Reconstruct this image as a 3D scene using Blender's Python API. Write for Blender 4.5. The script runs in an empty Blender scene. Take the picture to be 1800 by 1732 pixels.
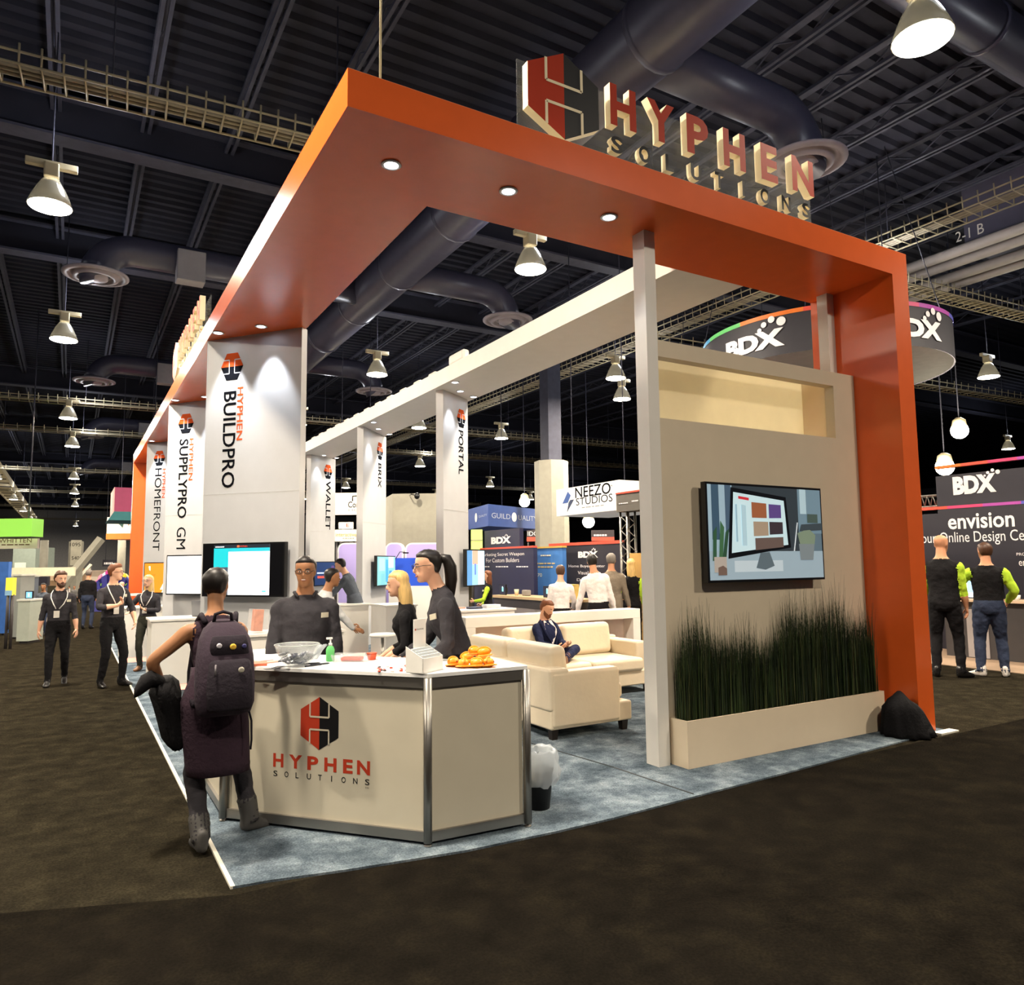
import bpy, bmesh, math, random
from mathutils import Vector, Matrix, Euler, kdtree
random.seed(7)
D, SC = bpy.data, bpy.context.scene
COL = SC.collection
V = Vector
pi = math.pi

# ---------------------------------------------------------------- camera, world, exposure
YAW, PITCH, ROLL, FOC = 0.5328, 0.0943, -0.0112, 1311.84
EYE = V((-0.7583, -3.9853, 1.6))
_f = V((math.sin(YAW)*math.cos(PITCH), math.cos(YAW)*math.cos(PITCH), math.sin(PITCH)))
_r = V((math.cos(YAW), -math.sin(YAW), 0)); _u = _r.cross(_f)
CR = _r*math.cos(ROLL)+_u*math.sin(ROLL); CU = -_r*math.sin(ROLL)+_u*math.cos(ROLL); CF = _f
cd = D.cameras.new('camera'); cam = D.objects.new('camera', cd); COL.objects.link(cam)
cd.sensor_width = 36; cd.sensor_fit = 'HORIZONTAL'; cd.lens = FOC/1800*36; cd.clip_end = 400
mw = Matrix.Identity(4)
for i, ax in enumerate((CR, CU, -CF)):
    for j in range(3): mw[j][i] = ax[j]
mw.translation = EYE; cam.matrix_world = mw
SC.camera = cam

w = D.worlds.new('world'); SC.world = w; w.use_nodes = True
w.node_tree.nodes['Background'].inputs[0].default_value = (0.62, 0.60, 0.72, 1)
w.node_tree.nodes['Background'].inputs[1].default_value = 0.09
SC.view_settings.view_transform = 'Standard'; SC.view_settings.look = 'None'
SC.view_settings.exposure = 0.0; SC.view_settings.gamma = 1.0; SC.view_settings.use_curve_mapping = False
HB_W, DL_W, UP_W = 800.0, 36.0, 90.0          # watts of a high bay lamp, a recessed downlight and the added uplight
FRONT = .7                       # the lamps over the front aisle are dimmer

def ray(px, py): return CR*((px-900)/FOC) - CU*((py-866)/FOC) + CF
def at(px, py, **k):
    """the point of the place seen in the direction of a photo pixel, on a level z / X / Y or at a distance d"""
    d = ray(px, py)
    if 'z' in k: t = (k['z']-EYE.z)/d.z
    elif 'X' in k: t = (k['X']-EYE.x)/d.x
    elif 'Y' in k: t = (k['Y']-EYE.y)/d.y
    else: t = k['d']
    return EYE + d*t

# ---------------------------------------------------------------- materials
def lin(c):
    return tuple((v/12.92 if v <= .04045 else ((v+.055)/1.055)**2.4) for v in (x/255 for x in c))
MATS = {}
def M(name, c=(200, 200, 200), rough=.6, metal=0., spec=.4, var=.06, scale=6., emit=0., alpha=1., trans=0., bump=0., bscale=60., aniso=None, ecol=None, stretch=None):
    if name in MATS: return MATS[name]
    m = D.materials.new(name); m.use_nodes = True; nt = m.node_tree; b = nt.nodes['Principled BSDF']
    l = lin(c)
    b.inputs['Roughness'].default_value = rough; b.inputs['Metallic'].default_value = metal
    b.inputs['Specular IOR Level'].default_value = spec
    if trans: b.inputs['Transmission Weight'].default_value = trans; b.inputs['IOR'].default_value = 1.3
    if alpha < 1: b.inputs['Alpha'].default_value = alpha
    tc = nt.nodes.new('ShaderNodeTexCoord')
    nz = nt.nodes.new('ShaderNodeTexNoise'); nz.inputs['Scale'].default_value = scale; nz.inputs['Detail'].default_value = 5
    if stretch:
        mp = nt.nodes.new('ShaderNodeMapping'); mp.inputs['Scale'].default_value = stretch; nt.links.new(tc.outputs['Object'], mp.inputs['Vector']); nt.links.new(mp.outputs['Vector'], nz.inputs['Vector'])
    else: nt.links.new(tc.outputs['Object'], nz.inputs['Vector'])
    rp = nt.nodes.new('ShaderNodeValToRGB'); rp.color_ramp.elements[0].position = .3; rp.color_ramp.elements[1].position = .7
    rp.color_ramp.elements[0].color = tuple(v*(1-var) for v in l)+(1,)
    rp.color_ramp.elements[1].color = tuple(min(1, v*(1+var)) for v in l)+(1,)
    nt.links.new(nz.outputs['Fac'], rp.inputs['Fac']); nt.links.new(rp.outputs['Color'], b.inputs['Base Color'])
    if emit:
        b.inputs['Emission Color'].default_value = tuple(lin(ecol or c))+(1,); b.inputs['Emission Strength'].default_value = emit
    if bump:
        n2 = nt.nodes.new('ShaderNodeTexNoise'); n2.inputs['Scale'].default_value = bscale; n2.inputs['Detail'].default_value = 3
        bp = nt.nodes.new('ShaderNodeBump'); bp.inputs['Strength'].default_value = bump; bp.inputs['Distance'].default_value = .02
        nt.links.new(tc.outputs['Object'], n2.inputs['Vector']); nt.links.new(n2.outputs['Fac'], bp.inputs['Height']); nt.links.new(bp.outputs['Normal'], b.inputs['Normal'])
    MATS[name] = m
    return m
def E(name, c, s=1.0):            # a face with its own glow: screens, lamps, some signs and a poster
    return M(name, c, rough=.3, emit=s, var=.02)

# ---------------------------------------------------------------- mesh helpers
class MB:
    def __init__(s): s.bm = bmesh.new(); s.ms = []
    def mi(s, m):
        if m not in s.ms: s.ms.append(m)
        return s.ms.index(m)
    def face(s, pts, m):
        f = s.bm.faces.new([s.bm.verts.new(p) for p in pts]); f.material_index = s.mi(m); return f
    def box(s, a, b, m, mat=None):
        a, b = V(a), V(b); i = s.mi(m)
        vs = [V((x, y, z)) for z in (a.z, b.z) for y in (a.y, b.y) for x in (a.x, b.x)]
        if mat: vs = [mat @ v for v in vs]
        vs = [s.bm.verts.new(v) for v in vs]
        for q in ((0, 2, 3, 1), (4, 5, 7, 6), (0, 1, 5, 4), (2, 6, 7, 3), (0, 4, 6, 2), (1, 3, 7, 5)):
            f = s.bm.faces.new([vs[k] for k in q]); f.material_index = i
        return s
    def prism(s, pts, h, m, mtop=None):
        """pts: polygon in 3D, swept by the vector h"""
        h = V(h); n = len(pts); i = s.mi(m)
        a = [s.bm.verts.new(V(p)) for p in pts]; b = [s.bm.verts.new(V(p)+h) for p in pts]
        f = s.bm.faces.new(a[::-1]); f.material_index = i
        f = s.bm.faces.new(b); f.material_index = s.mi(mtop) if mtop else i
        for k in range(n):
            f = s.bm.faces.new([a[k], a[(k+1) % n], b[(k+1) % n], b[k]]); f.material_index = i
        return s
    def rings(s, rings, m, cap=True, closed=False):
        i = s.mi(m) if not isinstance(m, list) else None
        rs = [[s.bm.verts.new(p) for p in r] for r in rings]; n = len(rs[0])
        for k in range(len(rs)-1 if not closed else len(rs)):
            A, B = rs[k], rs[(k+1) % len(rs)]
            for j in range(n):
                f = s.bm.faces.new([A[j], A[(j+1) % n], B[(j+1) % n], B[j]])
                f.material_index = i if i is not None else s.mi(m[k]); f.smooth = True
        if cap and not closed:
            f = s.bm.faces.new(rs[0][::-1]); f.material_index = i if i is not None else s.mi(m[0])
            f = s.bm.faces.new(rs[-1]); f.material_index = i if i is not None else s.mi(m[-1])
        return s
    def tube(s, pts, r, m, n=8, cap=True):
        pts = [V(p) for p in pts]; R = r if isinstance(r, (list, tuple)) else [r]*len(pts)
        t0 = (pts[1]-pts[0]).normalized(); up = V((0, 0, 1)) if abs(t0.z) < .9 else V((1, 0, 0))
        a = t0.cross(up).normalized(); rg = []
        for k, p in enumerate(pts):
            t = (pts[min(k+1, len(pts)-1)]-pts[max(k-1, 0)]).normalized()
            a = (a-t*a.dot(t)); a = a.normalized() if a.length > 1e-6 else t.orthogonal().normalized(); b = t.cross(a)
            rg.append([p+(a*math.cos(2*pi*j/n)+b*math.sin(2*pi*j/n))*R[k] for j in range(n)])
        return s.rings(rg, m, cap)
    def lathe(s, prof, c, m, n=20, mat=None, cap=True):
        c = V(c); rg = []
        for r, z in prof:
            ring = [V((r*math.cos(2*pi*j/n), r*math.sin(2*pi*j/n), z)) for j in range(n)]
            if mat: ring = [mat @ p for p in ring]
            rg.append([c+p for p in ring])
        return s.rings(rg, m, cap)
    def ball(s, c, r, m, n=12, k=8, mat=None):
        rx, ry, rz = r if isinstance(r, (list, tuple)) else (r, r, r)
        rg = []
        for q in range(1, k):
            a = pi*q/k
            ring = [V((rx*math.sin(a)*math.cos(2*pi*j/n), ry*math.sin(a)*math.sin(2*pi*j/n), -rz*math.cos(a))) for j in range(n)]
            if mat: ring = [mat @ p for p in ring]
            rg.append([V(c)+p for p in ring])
        return s.rings(rg, m)
    def mesh(s, me, mat, m):
        """add a mesh datablock's faces; m one material or a function of the local normal"""
        vs = [s.bm.verts.new(mat @ v.co) for v in me.vertices]
        for p in me.polygons:
            try: f = s.bm.faces.new([vs[k] for k in p.vertices])
            except ValueError: continue
            f.material_index = s.mi(m(p.normal) if callable(m) else m)
        return s

def mat44(root):
    return Matrix.LocRotScale(root.location, root.rotation_euler, root.scale) if root else Matrix.Identity(4)
def top(o):
    while o.parent: o = o.parent
    return o
def link(name, me, parent=None):
    o = D.objects.new(name, me); COL.objects.link(o)
    if parent: o.parent = parent
    return o
def part(parent, name, mb, smooth=None, bevel=0., label=None, local=False, seg=2, kind=None):
    """link the MB as ONE mesh object under parent (coordinates given in the world unless local)"""
    if parent and not local:
        bmesh.ops.transform(mb.bm, matrix=mat44(top(parent)).inverted(), verts=mb.bm.verts)
    if not isinstance(mb, MB): raise TypeError
    bmesh.ops.recalc_face_normals(mb.bm, faces=mb.bm.faces)
    me = D.meshes.new(name); 
    if smooth is not None:
        for f in mb.bm.faces: f.smooth = smooth
    mb.bm.to_mesh(me); mb.bm.free()
    for m in mb.ms: me.materials.append(m)
    o = link(name, me, parent)
    if bevel:
        md = o.modifiers.new('edge', 'BEVEL'); md.width = bevel; md.segments = seg; md.limit_method = 'ANGLE'; md.angle_limit = .7
    if label: o['label'] = label
    if kind: o['kind'] = kind
    return o
def tag(o, label, cat, group=None):
    o['label'] = label; o['category'] = cat
    if group: o['group'] = group
    return o
def thing(name, label, cat, loc=(0, 0, 0), rz=0., group=None, scale=1.):
    o = D.objects.new(name, None); COL.objects.link(o); o.empty_display_size = .1
    o.location = loc; o.rotation_euler = (0, 0, rz); o.scale = (scale,)*3
    return tag(o, label, cat, group)
def solo(name, mb, label, cat, group=None, **k):     # a thing that is one mesh
    return tag(part(None, name, mb, **k), label, cat, group)
def struct(name, mb, **k):
    o = part(None, name, mb, **k); o['kind'] = 'structure'; return o
def copy_tree(o, parent=None):
    c = o.copy(); COL.objects.link(c)
    if parent: c.parent = parent
    for ch in [x for x in D.objects if x.parent == o]: copy_tree(ch, c)
    return c
def frame(o, ex, ey, ez=None):
    """matrix with origin o and axes ex, ey, ez"""
    ex, ey = V(ex).normalized(), V(ey).normalized(); ez = V(ez).normalized() if ez else ex.cross(ey)
    m = Matrix.Identity(4)
    for i, a in enumerate((ex, ey, ez)):
        for j in range(3): m[j][i] = a[j]
    m.translation = V(o); return m
_dg = None
def text_data(body, extrude=0., offset=0., spacing=1., res=3):
    cu = D.curves.new('t', 'FONT'); cu.body = body; cu.size = 1; cu.extrude = extrude; cu.offset = offset; cu.space_character = spacing; cu.resolution_u = res
    o = D.objects.new('t', cu); COL.objects.link(o)
    dg = bpy.context.evaluated_depsgraph_get()
    me = D.meshes.new_from_object(o.evaluated_get(dg))
    D.objects.remove(o); D.curves.remove(cu)
    return me
def text(mb, body, fr, w, h, m, depth=0., side=None, bold=0., spacing=1.):
    """letters fitted to a w x h box whose lower left corner and axes are those of the matrix fr"""
    if body[0] == '=':               # a line too small to read: word-length bars
        x = 0.; k = 0
        while x < w*.97:
            l = min(w-x, w*(.14, .22, .1, .18)[k % 4]); mb.face([fr @ V((x, h*.2, 0)), fr @ V((x+l, h*.2, 0)), fr @ V((x+l, h*.8, 0)), fr @ V((x, h*.8, 0))], m); x += l+w*.04; k += 1
        return mb
    me = text_data(body, extrude=.5 if depth else 0., offset=bold, spacing=spacing)
    xs = [v.co.x for v in me.vertices]; ys = [v.co.y for v in me.vertices]
    if not xs: return mb
    sx, sy = w/max(1e-6, max(xs)-min(xs)), h/max(1e-6, max(ys)-min(ys))
    S = Matrix.Diagonal((sx, sy, depth or 1., 1)) @ Matrix.Translation((-min(xs), -min(ys), .5 if depth else 0.))
    mb.mesh(me, fr @ S, (lambda n: m if n.z > .5 else (side or m)) if depth else m)
    D.meshes.remove(me); return mb
def hexlogo(mb, fr, w, h, ma, mb_, line, depth=0., side=None, lift=.0):
    """hexagonal badge split in two colours with a pale H cut through it; fr: its centre, upright"""
    def P(u, v, z=0.): return fr @ V((u*w/2, v*h/2, z))
    L = [(0, 1), (-1, .5), (-1, -.5), (0, -1)]; R = [(0, -1), (1, -.5), (1, .5), (0, 1)]
    for pts, m in ((L, ma), (R, mb_)):
        if depth: mb.prism([P(u, v) for u, v in pts], (fr.to_3x3() @ V((0, 0, depth))), side or m, m)
        else: mb.face([P(u, v) for u, v in pts], m)
    z = depth+max(.0015, lift); t = .075
    def bar(u0, v0, u1, v1): mb.face([P(u0, v0, z), P(u1, v0, z), P(u1, v1, z), P(u0, v1, z)], line)
    for s in (1, -1):
        y0 = .24*s; bar(-.5, y0-t*.45, .5, y0+t*.45)
        for x in (-.5, .5):
            a, b = sorted((y0, .76*s)); bar(x-t/2, a, x+t/2, b)
    return mb
def area(name, loc, size, w, c=(1, .9, .75), rot=(0, 0, 0), shape='DISK', sy=None, spread=pi):
    l = D.lights.new(name, 'AREA'); l.shape = shape; l.size = size; l.energy = w; l.color = c; l.spread = spread
    if sy: l.size_y = sy
    o = D.objects.new(name, l); COL.objects.link(o); o.location = loc; o.rotation_euler = rot; return o
def spot(name, loc, w, c=(.86, .92, 1), ang=70, blend=.6, rot=(0, 0, 0), r=.03):
    l = D.lights.new(name, 'SPOT'); l.energy = w; l.color = c; l.spot_size = math.radians(ang); l.spot_blend = blend; l.shadow_soft_size = r
    o = D.objects.new(name, l); COL.objects.link(o); o.location = loc; o.rotation_euler = rot; return o

# ---------------------------------------------------------------- the hall
def carpet_mat(name, c1, c2, c3, s1, s2):
    m = D.materials.new(name); m.use_nodes = True; nt = m.node_tree; b = nt.nodes['Principled BSDF']
    b.inputs['Roughness'].default_value = 1; b.inputs['Specular IOR Level'].default_value = 0
    tc = nt.nodes.new('ShaderNodeTexCoord')
    def noise(s, det, rough=.6):
        n = nt.nodes.new('ShaderNodeTexNoise'); n.inputs['Scale'].default_value = s; n.inputs['Detail'].default_value = det; n.inputs['Roughness'].default_value = rough
        nt.links.new(tc.outputs['Object'], n.inputs['Vector']); return n
    a, f = noise(s1, 8, .7), noise(s2, 2)
    rp = nt.nodes.new('ShaderNodeValToRGB'); e = rp.color_ramp.elements
    e[0].position = .32; e[0].color = lin(c1)+(1,); e[1].position = .68; e[1].color = lin(c3)+(1,)
    x = e.new(.5); x.color = lin(c2)+(1,)
    nt.links.new(a.outputs['Fac'], rp.inputs['Fac'])
    mx = nt.nodes.new('ShaderNodeMix'); mx.data_type = 'RGBA'; mx.blend_type = 'MULTIPLY'; mx.inputs[0].default_value = .8
    r2 = nt.nodes.new('ShaderNodeValToRGB'); r2.color_ramp.elements[0].position = .35; r2.color_ramp.elements[0].color = (.45, .45, .45, 1); r2.color_ramp.elements[1].position = .65
    nt.links.new(f.outputs['Fac'], r2.inputs['Fac']); nt.links.new(rp.outputs['Color'], mx.inputs[6]); nt.links.new(r2.outputs['Color'], mx.inputs[7])
    nt.links.new(mx.outputs[2], b.inputs['Base Color'])
    bp = nt.nodes.new('ShaderNodeBump'); bp.inputs['Strength'].default_value = .5; bp.inputs['Distance'].default_value = .01
    nt.links.new(f.outputs['Fac'], bp.inputs['Height']); nt.links.new(bp.outputs['Normal'], b.inputs['Normal'])
    return m
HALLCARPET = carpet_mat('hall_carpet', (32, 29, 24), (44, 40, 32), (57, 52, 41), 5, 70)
BLUECARPET = carpet_mat('booth_carpet', (66, 77, 86), (106, 119, 130), (156, 168, 176), 3.4, 90)
DARK = M('dark_ceiling', (37, 38, 48), rough=.85, spec=.15, var=.2, scale=1.)
DARK2 = M('dark_ceiling_steel', (60, 61, 74), rough=.7, spec=.2, var=.15)
DUCTM = M('duct_paint', (62, 62, 80), rough=.36, spec=.45, var=.08)
CREAM = M('cream_steel', (176, 164, 134), rough=.5, var=.06)
CONC = M('pale_concrete', (160, 156, 142), rough=.8, var=.05, bump=.1)
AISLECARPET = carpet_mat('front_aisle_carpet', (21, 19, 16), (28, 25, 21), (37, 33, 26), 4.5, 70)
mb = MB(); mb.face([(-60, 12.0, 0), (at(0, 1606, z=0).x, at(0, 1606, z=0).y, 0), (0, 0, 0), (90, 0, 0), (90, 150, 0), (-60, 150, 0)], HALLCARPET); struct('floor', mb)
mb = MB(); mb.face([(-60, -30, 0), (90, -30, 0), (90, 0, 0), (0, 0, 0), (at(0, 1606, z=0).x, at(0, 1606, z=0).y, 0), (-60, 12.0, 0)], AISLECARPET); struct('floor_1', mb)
DZ = 10.2
mb = MB(); prof = []                                                  # corrugated roof deck, ribs along X
y = -14.
while y < 150:
    prof += [(y, DZ), (y+.14, DZ), (y+.19, DZ+.09), (y+.31, DZ+.09)]; y += .36
i = mb.mi(DARK); A = [mb.bm.verts.new((-60, p, z)) for p, z in prof]; B = [mb.bm.verts.new((90, p, z)) for p, z in prof]
for k in range(len(prof)-1):
    mb.bm.faces.new([A[k], A[k+1], B[k+1], B[k]])
struct('ceiling', mb)
mb = MB(); mb.box((-60, 126, 0), (90, 126.4, 11), M('far_wall', (168, 166, 166), var=.1)); struct('wall_back', mb)
mb = MB(); mb.box((90, -14, 0), (90.4, 150, 11), M('side_wall', (70, 68, 72), var=.1)); struct('wall_right', mb)
mb = MB(); mb.box((-60.4, -14, 0), (-60, 150, 11), M('side_wall')); struct('wall_left', mb)
def joist(x, y0=-10, y1=120):                                         # double angle steel joist along Y
    mb = MB()
    mb.box((x-.09, y0, DZ-.42), (x-.03, y1, DZ-.36), DARK2); mb.box((x+.03, y0, DZ-.42), (x+.09, y1, DZ-.36), DARK2)
    mb.box((x-.07, y0, DZ-.06), (x+.07, y1, DZ), DARK2)
    y = y0
    while y < min(y1, 60):
        mb.tube([(x, y, DZ-.36), (x, y+.6, DZ-.06), (x, y+1.2, DZ-.36)], .018, DARK2, 4); y += 1.2
    return struct('ceiling_beam', mb)
for x in (-4.2, -2.75, -1.3, .15, 1.65, 3.1, 7.4, 9.0, 10.6, 12.3, 14., 16., 18., 20.4, 23, 26, -7, -10): joist(x)
def girder(y, z=9.25, h=.75, x0=-40, x1=60):
    mb = MB(); mb.box((x0, y-.2, z), (x1, y+.2, z+.05), DARK2); mb.box((x0, y-.03, z+.05), (x1, y+.03, z+h), DARK); mb.box((x0, y-.2, z+h), (x1, y+.2, z+h+.05), DARK2)
    return struct('ceiling_beam', mb)
for y in (-1.5, 11.1, 17.2, 33, 45, 60, 78, 100): girder(y)

# round air ducts with branches that drop to ceiling diffusers
def duct(label, pts, r, ring=3.0, name='air_duct'):
    t = thing(name, label, 'duct', pts[0])
    mb = MB(); mb.tube(pts, r, DUCTM, 20); part(t, 'duct_pipe', mb, smooth=True)
    a, b = V(pts[0]), V(pts[-1]); n = int((b-a).length/ring)
    for k in range(1, n):
        mb = MB(); c = a+(b-a)*(k/n); d = (b-a).normalized()*.04
        mb.tube([c-d, c+d], r+.025, DUCTM, 20); part(t, 'joint_band', mb, smooth=True)
    return t
MX, MZ = 5.75, 8.68
duct('wide round air duct running lengthwise under the dark hall roof', [(MX, -6, MZ), (MX, 70, MZ)], .52)
def branch(y, xe, zd, label, box=None, dr=.34):
    """a branch from the main duct at Y = y to X = xe, an elbow and a round diffuser at level zd"""
    t = thing('branch_duct', label, 'duct', (MX, y, MZ), group=None)
    s = 1 if xe > MX else -1; pts = [(MX+s*.4, y, MZ)]; R = .75
    pts.append((xe-s*R, y, MZ))
    for k in range(1, 9):
        a = pi/2*k/8; pts.append((xe-s*R+s*R*math.sin(a), y, MZ-R+R*math.cos(a)))
    pts.append((xe, y, zd+.16))
    mb = MB(); mb.tube(pts, dr, DUCTM, 18); part(t, 'elbow_pipe', mb, smooth=True)
    mb = MB(); mb.lathe([(dr, .18), (.5, .1), (.66, .06), (.66, .03), (.56, .0), (.55, .05), (.46, .05), (.45, -.02), (.36, -.03), (.35, .04), (.25, .04), (.24, -.04), (.1, -.06), (.01, -.06)], (xe, y, zd), M('diffuser_paint', (150, 142, 150), var=.05), 28)
    part(t, 'diffuser', mb, smooth=True)
    if box:
        mb = MB(); mb.box((box-.3, y-.5, MZ-.62), (box+.3, y-.1, MZ+.1), M('duct_box', (150, 146, 150))); part(t, 'damper_box', mb, bevel=.02)
    return t
branch(14.3, -.53, 7.95, 'dark branch duct with elbow and round diffuser, first beyond the hanging aisle lamp', box=1.35)
branch(25.0, -.31, 7.95, 'dark branch duct with elbow and diffuser just above the second cable tray', box=1.9)
branch(37.5, -.25, 7.95, 'smaller dark branch duct and diffuser behind the second cable tray', box=2.2)
branch(53.5, -.2, 7.95, 'far dark branch duct dropping behind the third aisle cable tray', box=2.3)
branch(12.6, 8.95, 7.95, 'dark branch duct dropping beside the lamp seen through the roof opening')
branch(3.5, 9.2, 7.95, 'thick dark duct elbow looming behind the red rooftop letters')
branch(21.8, 8.6, 7.9, 'far branch duct with diffuser under the small lamp, seen over the white beam')
duct('slim dark round duct high above the front letters', [(2.9, 1.2, 9.2), (14, 1.2, 9.2)], .34, name='air_duct')

# cable trays hung below the roof
def tray(a, b, label, step=.24, wd=.5, rungs=100, hz=.16):
    a, b = V(a), V(b); d = (b-a).normalized(); n = V((-d.y, d.x, 0)); t = thing('cable_tray', label, 'cable tray', a)
    L = (b-a).length
    for s in (-1, 1):
        mb = MB()
        for z in (0, hz): mb.tube([a+n*s*wd/2+V((0, 0, z)), b+n*s*wd/2+V((0, 0, z))], .018, CREAM, 5)
        part(t, 'side_rail', mb)
    mb = MB(); k = 0
    while k*step < L:
        c = a+d*(k*step)
        mb.tube([c-n*(wd/2+.02)+V((0, 0, hz+.1)), c-n*wd/2, c+n*wd/2, c+n*(wd/2+.02)+V((0, 0, hz+.1))], .014, CREAM, 4); k += 1
    part(t, 'wire_mesh', mb)
    mb = MB()
    for j in range(3): mb.tube([a+n*(j-1)*.1+V((0, 0, .05)), b+n*(j-1)*.1+V((0, 0, .05))], .03, M('tray_cable', (150, 140, 120)), 5)
    part(t, 'cable_bundle', mb)
    k = 1.5
    while k < L: 
        mb = MB(); c = a+d*k
        if abs(c.x-MX) < .8: k += 3.; continue
        mb.tube([c, (c.x, c.y, DZ)], .012, DARK2, 4); part(t, 'hanger_rod', mb); k += 3.
    return t
tray((-14, 7.6, 7.85), (30, 5.0, 7.85), 'cream wire cable tray crossing the ceiling behind the orange beam corner')
tray((-14, 28.4, 7.7), (34, 26.6, 7.7), 'cream wire cable tray above the hanging aisle lamp with white bell', step=.3)
tray((-14, 35.5, 7.7), (36, 33.5, 7.7), 'thin cream cable tray below the second one over the aisle', step=.5)
tray((-14, 51.5, 7.7), (36, 49, 7.7), 'cream cable tray third along the aisle', step=.6)
tray((-14, 67, 7.7), (36, 65, 7.7), 'far cream cable tray fourth along the aisle', step=1.)
tray((-14, 84, 7.7), (36, 82, 7.7), 'very far cream cable tray fifth along the aisle', step=1.5)
tray((-14, 106, 7.7), (36, 104, 7.7), 'faintest far cream cable tray at the end of the aisle', step=2.)
tray((14.6, -2, 8.5), (14.6, 60, 8.5), 'pale cable tray running lengthwise above the round black sign', step=.3, wd=.7)
tray((12, 10.9, 7.4), (40, 9.5, 7.4), 'cream cable tray crossing above the floodlights on the right', step=.4)

# high bay lamps
BELL = M('lamp_bell', (140, 136, 124), rough=.15, emit=.04, alpha=.85, ecol=(255, 240, 205))
LENS = E('lamp_lens', (255, 246, 224), 30.)
def add_uplight(x, y):                     # added point light for light escaping the bell; lifts the dark roof
    l = D.lights.new('added_uplight', 'POINT'); l.energy = UP_W; l.color = (.9, .93, 1); l.shadow_soft_size = .2; o = D.objects.new('added_uplight', l); COL.objects.link(o); o.location = (x+.45, y, 7.75)
def under_rib(y): return -14+.36*round((y+14-.07)/.36)+.07
def make_lamp(lens=True):
    t = thing('high_bay_lamp', 'lamp', 'lamp', (0, 0, 0))
    mb = MB(); mb.lathe([(.07, .44), (.12, .40), (.19, .28), (.26, .12), (.30, .0), (.288, .0), (.25, .12), (.18, .27), (.1, .38)], (0, 0, 0), BELL, 24, cap=False); bell = part(t, 'bell_reflector', mb, smooth=True, local=True)
    mb = MB(); mb.lathe([(.285, .01), (.285, -.01), (.15, -.03), (.01, -.035)], (0, 0, 0), LENS, 24); part(bell, 'lens', mb, smooth=True, local=True)
    mb = MB(); mb.box((-.1, -.1, .44), (.1, .1, .66), CREAM); part(t, 'ballast', mb, local=True, bevel=.02)
    mb = MB(); mb.box((-.34, -.05, .6), (.34, .05, .7), CREAM); part(t, 'cross_bar', mb, local=True, bevel=.01)
    mb = MB(); mb.tube([(0, 0, .66), (0, 0, DZ-7.0)], .012, DARK2, 5); part(t, 'suspension_rod', mb, local=True)
    return t
LAMP0 = make_lamp()
LAMPS = [(-1.234, 8.787, 'nearest hanging lamp over the left aisle, cross bracket above a glowing disc'), (-1.11, 16.275, 'second aisle lamp, below the first branch diffuser'),
 (-1.044, 27.043, 'third aisle lamp with visible white bell under a cable tray'), (-.909, 34.333, 'fourth aisle lamp, small, just below the bell-shaped third one'),
 (-.799, 48.4, 'fifth aisle lamp, above the pink and teal hanging cube'), (-.73, 58.9, 'sixth aisle lamp, level with the top of the pink hanging cube'),
 (-.64, 71.7, 'seventh aisle lamp, level with the pink cube'), (-.42, 107.9, 'farthest aisle lamp, level with the green hanging sign'),
 (6.353, 7.442, 'hanging lamp seen through the opening of the orange roof frame'), (6.57, 16.037, 'small hanging lamp over the white beam beside a diffuser'),
 (12.9, 13.05, 'bright lamp left of the tall white post, below the long cable tray'), (14.87, 15.33, 'lamp just below the bright one left of the white post'),
 (15.16, 24.04, 'lamp between the tall white post and the right display panels'), (15.71, 33.98, 'smaller lamp right of the middle display panel'),
 (10.976, 23.23, 'tiny bright lamp between the middle and nearest right panels'), (22.77, 7.67, 'hanging lamp at the right above the floodlights'),
 (39.4, 15.34, 'small hanging lamp over the coloured header of the right booth'), (24.5, 41.8, 'small lamp above the blue hanging box sign'), (24.8, 51.5, 'smallest lamp beside the nearest right panel'),
 (6.69, .18, 'huge bright hanging lamp at the upper right above the letters'),
 (-4.83, 50, 'lamp under the cream catwalk, nearest one'), (-4.83, 66, 'lamp under the cream catwalk, second one'), (-4.83, 80, 'lamp under the cream catwalk, third one'), (-4.83, 95, 'lamp under the cream catwalk, fourth one'), (-4.83, 112, 'lamp under the cream catwalk, farthest one')]
for k, (x, y, lab) in enumerate(LAMPS):
    o = LAMP0 if k == 0 else copy_tree(LAMP0)
    y = under_rib(y); o.location = (x, y, 7.0); o['label'] = lab; o['group'] = 'high bay lamps'
    area('high_bay_light', (x, y, 6.93), .56, HB_W, (1, .87, .69)); add_uplight(x, y)
for x, y in ((-1.1, .4), (-1.1, -7), (6.6, -7.3), (-9, .4), (-9, 8.6), (13.8, -.5), (13.8, 5.2), (-9, 16.5), (-9, 27), (6.6, 24.5), (6.5, 34), (6.5, 47.5), (6.5, 62.5), (6.5, 85), (-9, 37), (-9, 48), (-9, 62.5), (-9, 74), (22, 0), (22, 16)):   # unseen lamps continuing the grid; far rows added to brighten the dark roof
    y = under_rib(y); o = copy_tree(LAMP0); o.location = (x, y, 7.0); o['group'] = 'high bay lamps'; o['label'] = 'unseen hanging lamp continuing the same grid'
    area('high_bay_light', (x, y, 6.93), .56, HB_W*(FRONT if y < -3 else 1), (1, .87, .69)); add_uplight(x, y)

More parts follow.
